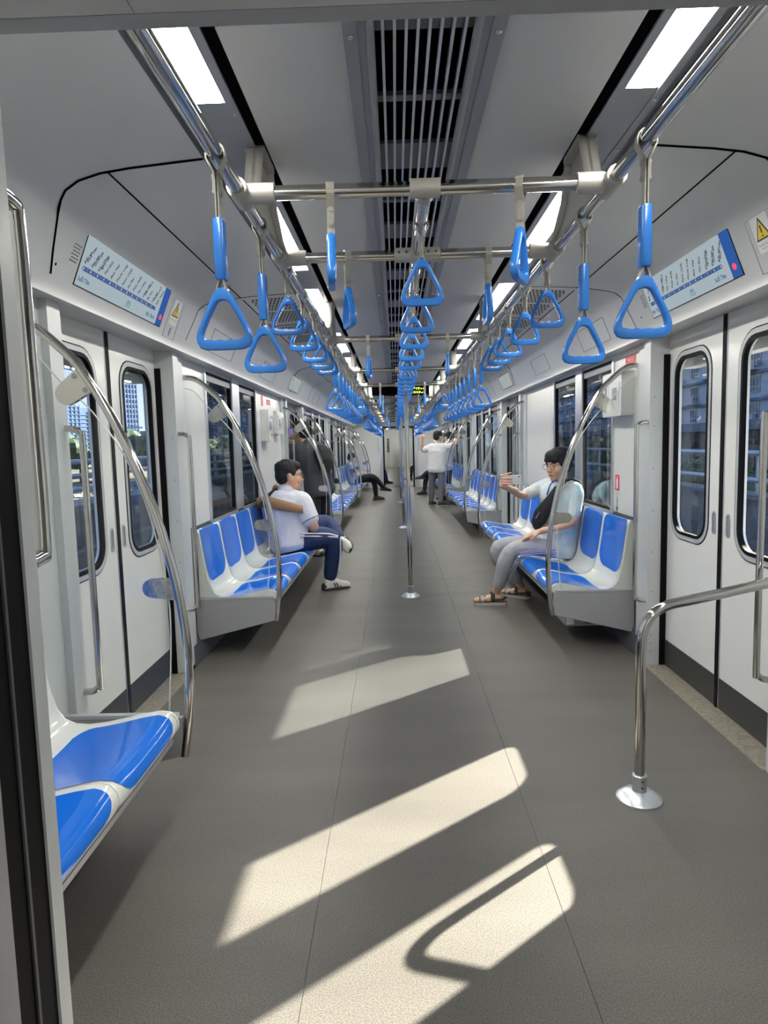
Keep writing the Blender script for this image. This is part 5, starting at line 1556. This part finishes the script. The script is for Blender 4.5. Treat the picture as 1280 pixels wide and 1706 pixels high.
for x, zs, nm, lb, pz in ((-4.6, (.86, 1.05, 1.25), 'parapet_railing', 'pale steel railing on the left viaduct parapet', .66), (7.6, (.42, 1.0), 'parapet_railing', 'pale steel pipe railing on the right viaduct parapet', .12)):
    r_ = thing(nm, lb, 'railing', (x, 20, pz))
    for z in zs: MB().tube([(x, -12, z), (x, 160, z)], .035 if x < 0 else .06, 8).build('rail', MO['rail'], r_)
    post = MB().box(-.03, .03, -.03, .03, 0, zs[-1]-pz+.02).mesh('post', MO['rail'])
    for k in range(40): inst('post', post, r_, (x, -10+2.2*k, pz))
# second track's power-rail cover
rt = random.Random(11)
def leafy(name, x, y, zb, h, r, label, m, n=900, group=None):
    t = thing(name, label, 'tree', (x, y, zb), group)
    MB().tube([(x, y, zb), (x+.2, y, zb+h*.35), (x, y+.1, zb+h*.62)], [h*.022, h*.017, h*.008], 7).build('trunk', MO['bark'], t)
    c = MB(); lobes = []
    for k in range(7):
        a = rt.uniform(0, 6.28); q = rt.uniform(.1, .55)*r
        lobes.append((Vector((x+q*math.cos(a), y+q*math.sin(a), zb + h*rt.uniform(.48, .80))), r*rt.uniform(.42, .62)))
    for p, rr_ in lobes: c.ellip(p, (rr_*.8, rr_*.8, rr_*.65), 9, 6)
    for k in range(n):
        p, rr_ = rt.choice(lobes)
        d = Vector((rt.gauss(0, 1), rt.gauss(0, 1), rt.gauss(0, 1))).normalized()
        q = p + Vector((d.x*rr_, d.y*rr_, d.z*rr_*.8))*rt.uniform(.75, 1.08)
        e1 = Vector((rt.gauss(0,1), rt.gauss(0,1), rt.gauss(0,1))).normalized()*rt.uniform(.16, .34); e2 = e1.cross(d).normalized()*rt.uniform(.10, .22)
        c.add([q-e1, q-e2, q+e1, q+e2], [(0,1,2,3)])
    c.build('crown', m, t, False)
LT = [(-128,225,19,11),(-112,232,17,10),(-140,260,20,12),(-98,238,18,10),(-120,290,21,12),(-88,250,19,11),(-150,285,21,12),(-84,222,17,9),(-66,215,17,10),
      (-40,128,14.5,6.5),(-33,122,14,6),(-34,146,15,7),(-30,116,14,5.5),(-24,100,13.5,5),(-28,150,15,8),(-20,124,14,6),(-16,110,13.5,5),(-46,150,15,7)]
LT.sort(key=lambda q: q[0]/q[1])
for i, (x, y, h, r) in enumerate(LT):
    leafy('leafy_tree', x, y, -9.5, h, r, 'green tree beyond the left railing, %s counted from the first door window' % nth(i).replace('nearest', 'first'), MO['leaf'] if i % 3 else MO['leaf2'], 900 if y < 200 else 500, group='trees on the left')
RTT = [(20,36,11,3.8),(22,44,10.5,4),(19,53,11.5,4.2),(23,62,11,4.2),(20,72,12,4.5),(24,84,12,5),(20,98,12.5,5),(22,116,13,5.5)]
for i, (x, y, h, r) in enumerate(RTT):
    leafy('leafy_tree', x, y, -9.5, h, r, 'dark green tree before the right apartment block, %s counted from the camera' % nth(i), MO['leaf2'] if i % 3 else MO['leaf'], 700, group='trees on the right')
# far towers on the left
def tower(x0, x1, y0, y1, h, m, label, step=3.4, fins=4, turn=0):
    t = thing('tower_block', label, 'building', ((x0+x1)/2, (y0+y1)/2, -9.5))
    MB().box(x0, x1, y0, y1, -9.5, h).build('wall', m, t)
    b = MB(); z = -4
    while z < h: b.box(x0-.35, x1+.35, y0-.35, y1+.35, z, z+step*.28); z += step
    for k in range(fins+1):
        x = x0 + (x1-x0)*k/fins; b.box(x-.3, x+.3, y0-.5, y0, -9, h+1)
        y = y0 + (y1-y0)*k/fins; b.box(x1, x1+.5, y-.3, y+.3, -9, h+1)
    o = b.build('floor_bands', MO['slab'] if m is not MO['haze'] else m, t, False); o['kind'] = 'stuff'
    MB().box(x0+2, x1-2, y0+2, y1-2, h, h+4).build('roof_plant', m, t)
    t.rotation_euler = (0, 0, R(turn))
tower(-345, -268, 575, 610, 36, MO['haze'], 'wide haze-blue tower block on the horizon in the left door window', turn=-32)
tower(-292, -274, 560, 575, 41, MO['haze'], 'narrow haze-blue tower in front of the wide tower block', turn=-32)
tower(-330, -318, 520, 540, 30, MO['haze'], 'low haze-blue block left of the wide tower block', turn=-32)
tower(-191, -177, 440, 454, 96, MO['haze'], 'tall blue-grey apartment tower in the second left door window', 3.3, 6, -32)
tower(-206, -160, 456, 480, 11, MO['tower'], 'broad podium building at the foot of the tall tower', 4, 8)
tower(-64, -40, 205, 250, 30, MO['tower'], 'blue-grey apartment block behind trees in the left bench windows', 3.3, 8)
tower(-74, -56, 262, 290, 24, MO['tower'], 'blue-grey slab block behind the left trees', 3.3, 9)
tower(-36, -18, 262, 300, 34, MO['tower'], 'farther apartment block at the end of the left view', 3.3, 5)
# rubble patch
rb = MB()
for k in range(420):
    y = rt.uniform(90, 215); x = -y*rt.uniform(.36, .62); q = rt.uniform(.5, 2.2)
    rb.box(x, x+q*1.5, y, y+q, -9.5, -9.5+q*.35)
o = rb.solo('rubble', MO['rubble'], 'pale rubble scattered on the field left of the viaduct', 'rubble', smooth=False); o['kind'] = 'stuff'
t = thing('street_lamp', 'thin street lamp in the second left door window', 'lamp', (-15.5, 36, -9.5))
MB().tube([(-15.5, 36, -9.5), (-15.5, 36, 1.9)] + [tuple(p) for p in curve([(-15.5, 36, 2.0), (-15.4, 36, 2.4), (-15.0, 36, 2.6), (-14.3, 36, 2.65)], 4)], .05, 6).build('mast', MO['rail'], t)
MB().box(-14.6, -13.9, 35.9, 36.1, 2.60, 2.68).build('lamp_head', MO['rail'], t)
# apartment block close on the right: every window its own part
BX, BY0 = 45.0, 41.65
t = thing('apartment_block', 'tall shaded apartment block with rows of balconies outside the right windows', 'building', (BX+8, 120, -9.5))
MB().prism([(BX, BY0, -9.5), (BX, 270, -9.5), (BX+16, 270, -9.5), (BX+16, BY0+14, -9.5)], (0, 0, 71.5)).build('wall', MO['facade'], t)  # unseen near end, placed and slanted to block sun from the farther windows
wm = MB().box(-.04, .0, -1.15, 1.15, 0, 1.9).mesh('window', MO['fwin'])
fm = MB()
for yy in (-1.15, -.4, .4, 1.15): fm.box(-.10, -.02, yy-.05, yy+.05, 0, 1.9)
for zz in (0, .65, 1.9): fm.box(-.10, -.02, -1.2, 1.2, zz-.05, zz+.05)
fme = fm.mesh('window_bars', MO['facade'])
bal = MB().box(-1.3, 0, -1.9, 1.9, -.18, 0).box(-1.3, -1.22, -1.9, 1.9, 0, .95).mesh('balcony', MO['facade'])
for fl_ in range(9):
    for c in range(22):
        y = 62 + c*5.6; z = -3.6 + fl_*3.3
        w_ = inst('window', wm, t, (BX-.02, y, z+.5))
        o = bpy.data.objects.new('window_bars', fme); COL.objects.link(o); o.parent = w_
        if (c + fl_) % 2 == 0:
            inst('balcony', bal, t, (BX, y, z))
fl2 = MB()
for fl_ in range(-1, 19): fl2.box(BX-.45, BX, BY0, 270, -4.2+fl_*3.3, -3.85+fl_*3.3)
o = fl2.build('floor_bands', MO['slab'], t, False); o['kind'] = 'stuff'
MB().box(BX-9, BX, 46, 200, 2.0, 3.0).build('podium_canopy', MO['slab'], t)
# small print, screws and the like: far too small to pick apart one by one
for o in bpy.data.objects:
    n = o.name.split('.')[0]
    if o.type == 'MESH' and o.parent and n in ('station_names', 'station_dots', 'terminus_names', 'lettering', 'screws', 'joint_screws', 'clamp_bolts', 'rear_floor_unused'):
        o['kind'] = 'stuff'
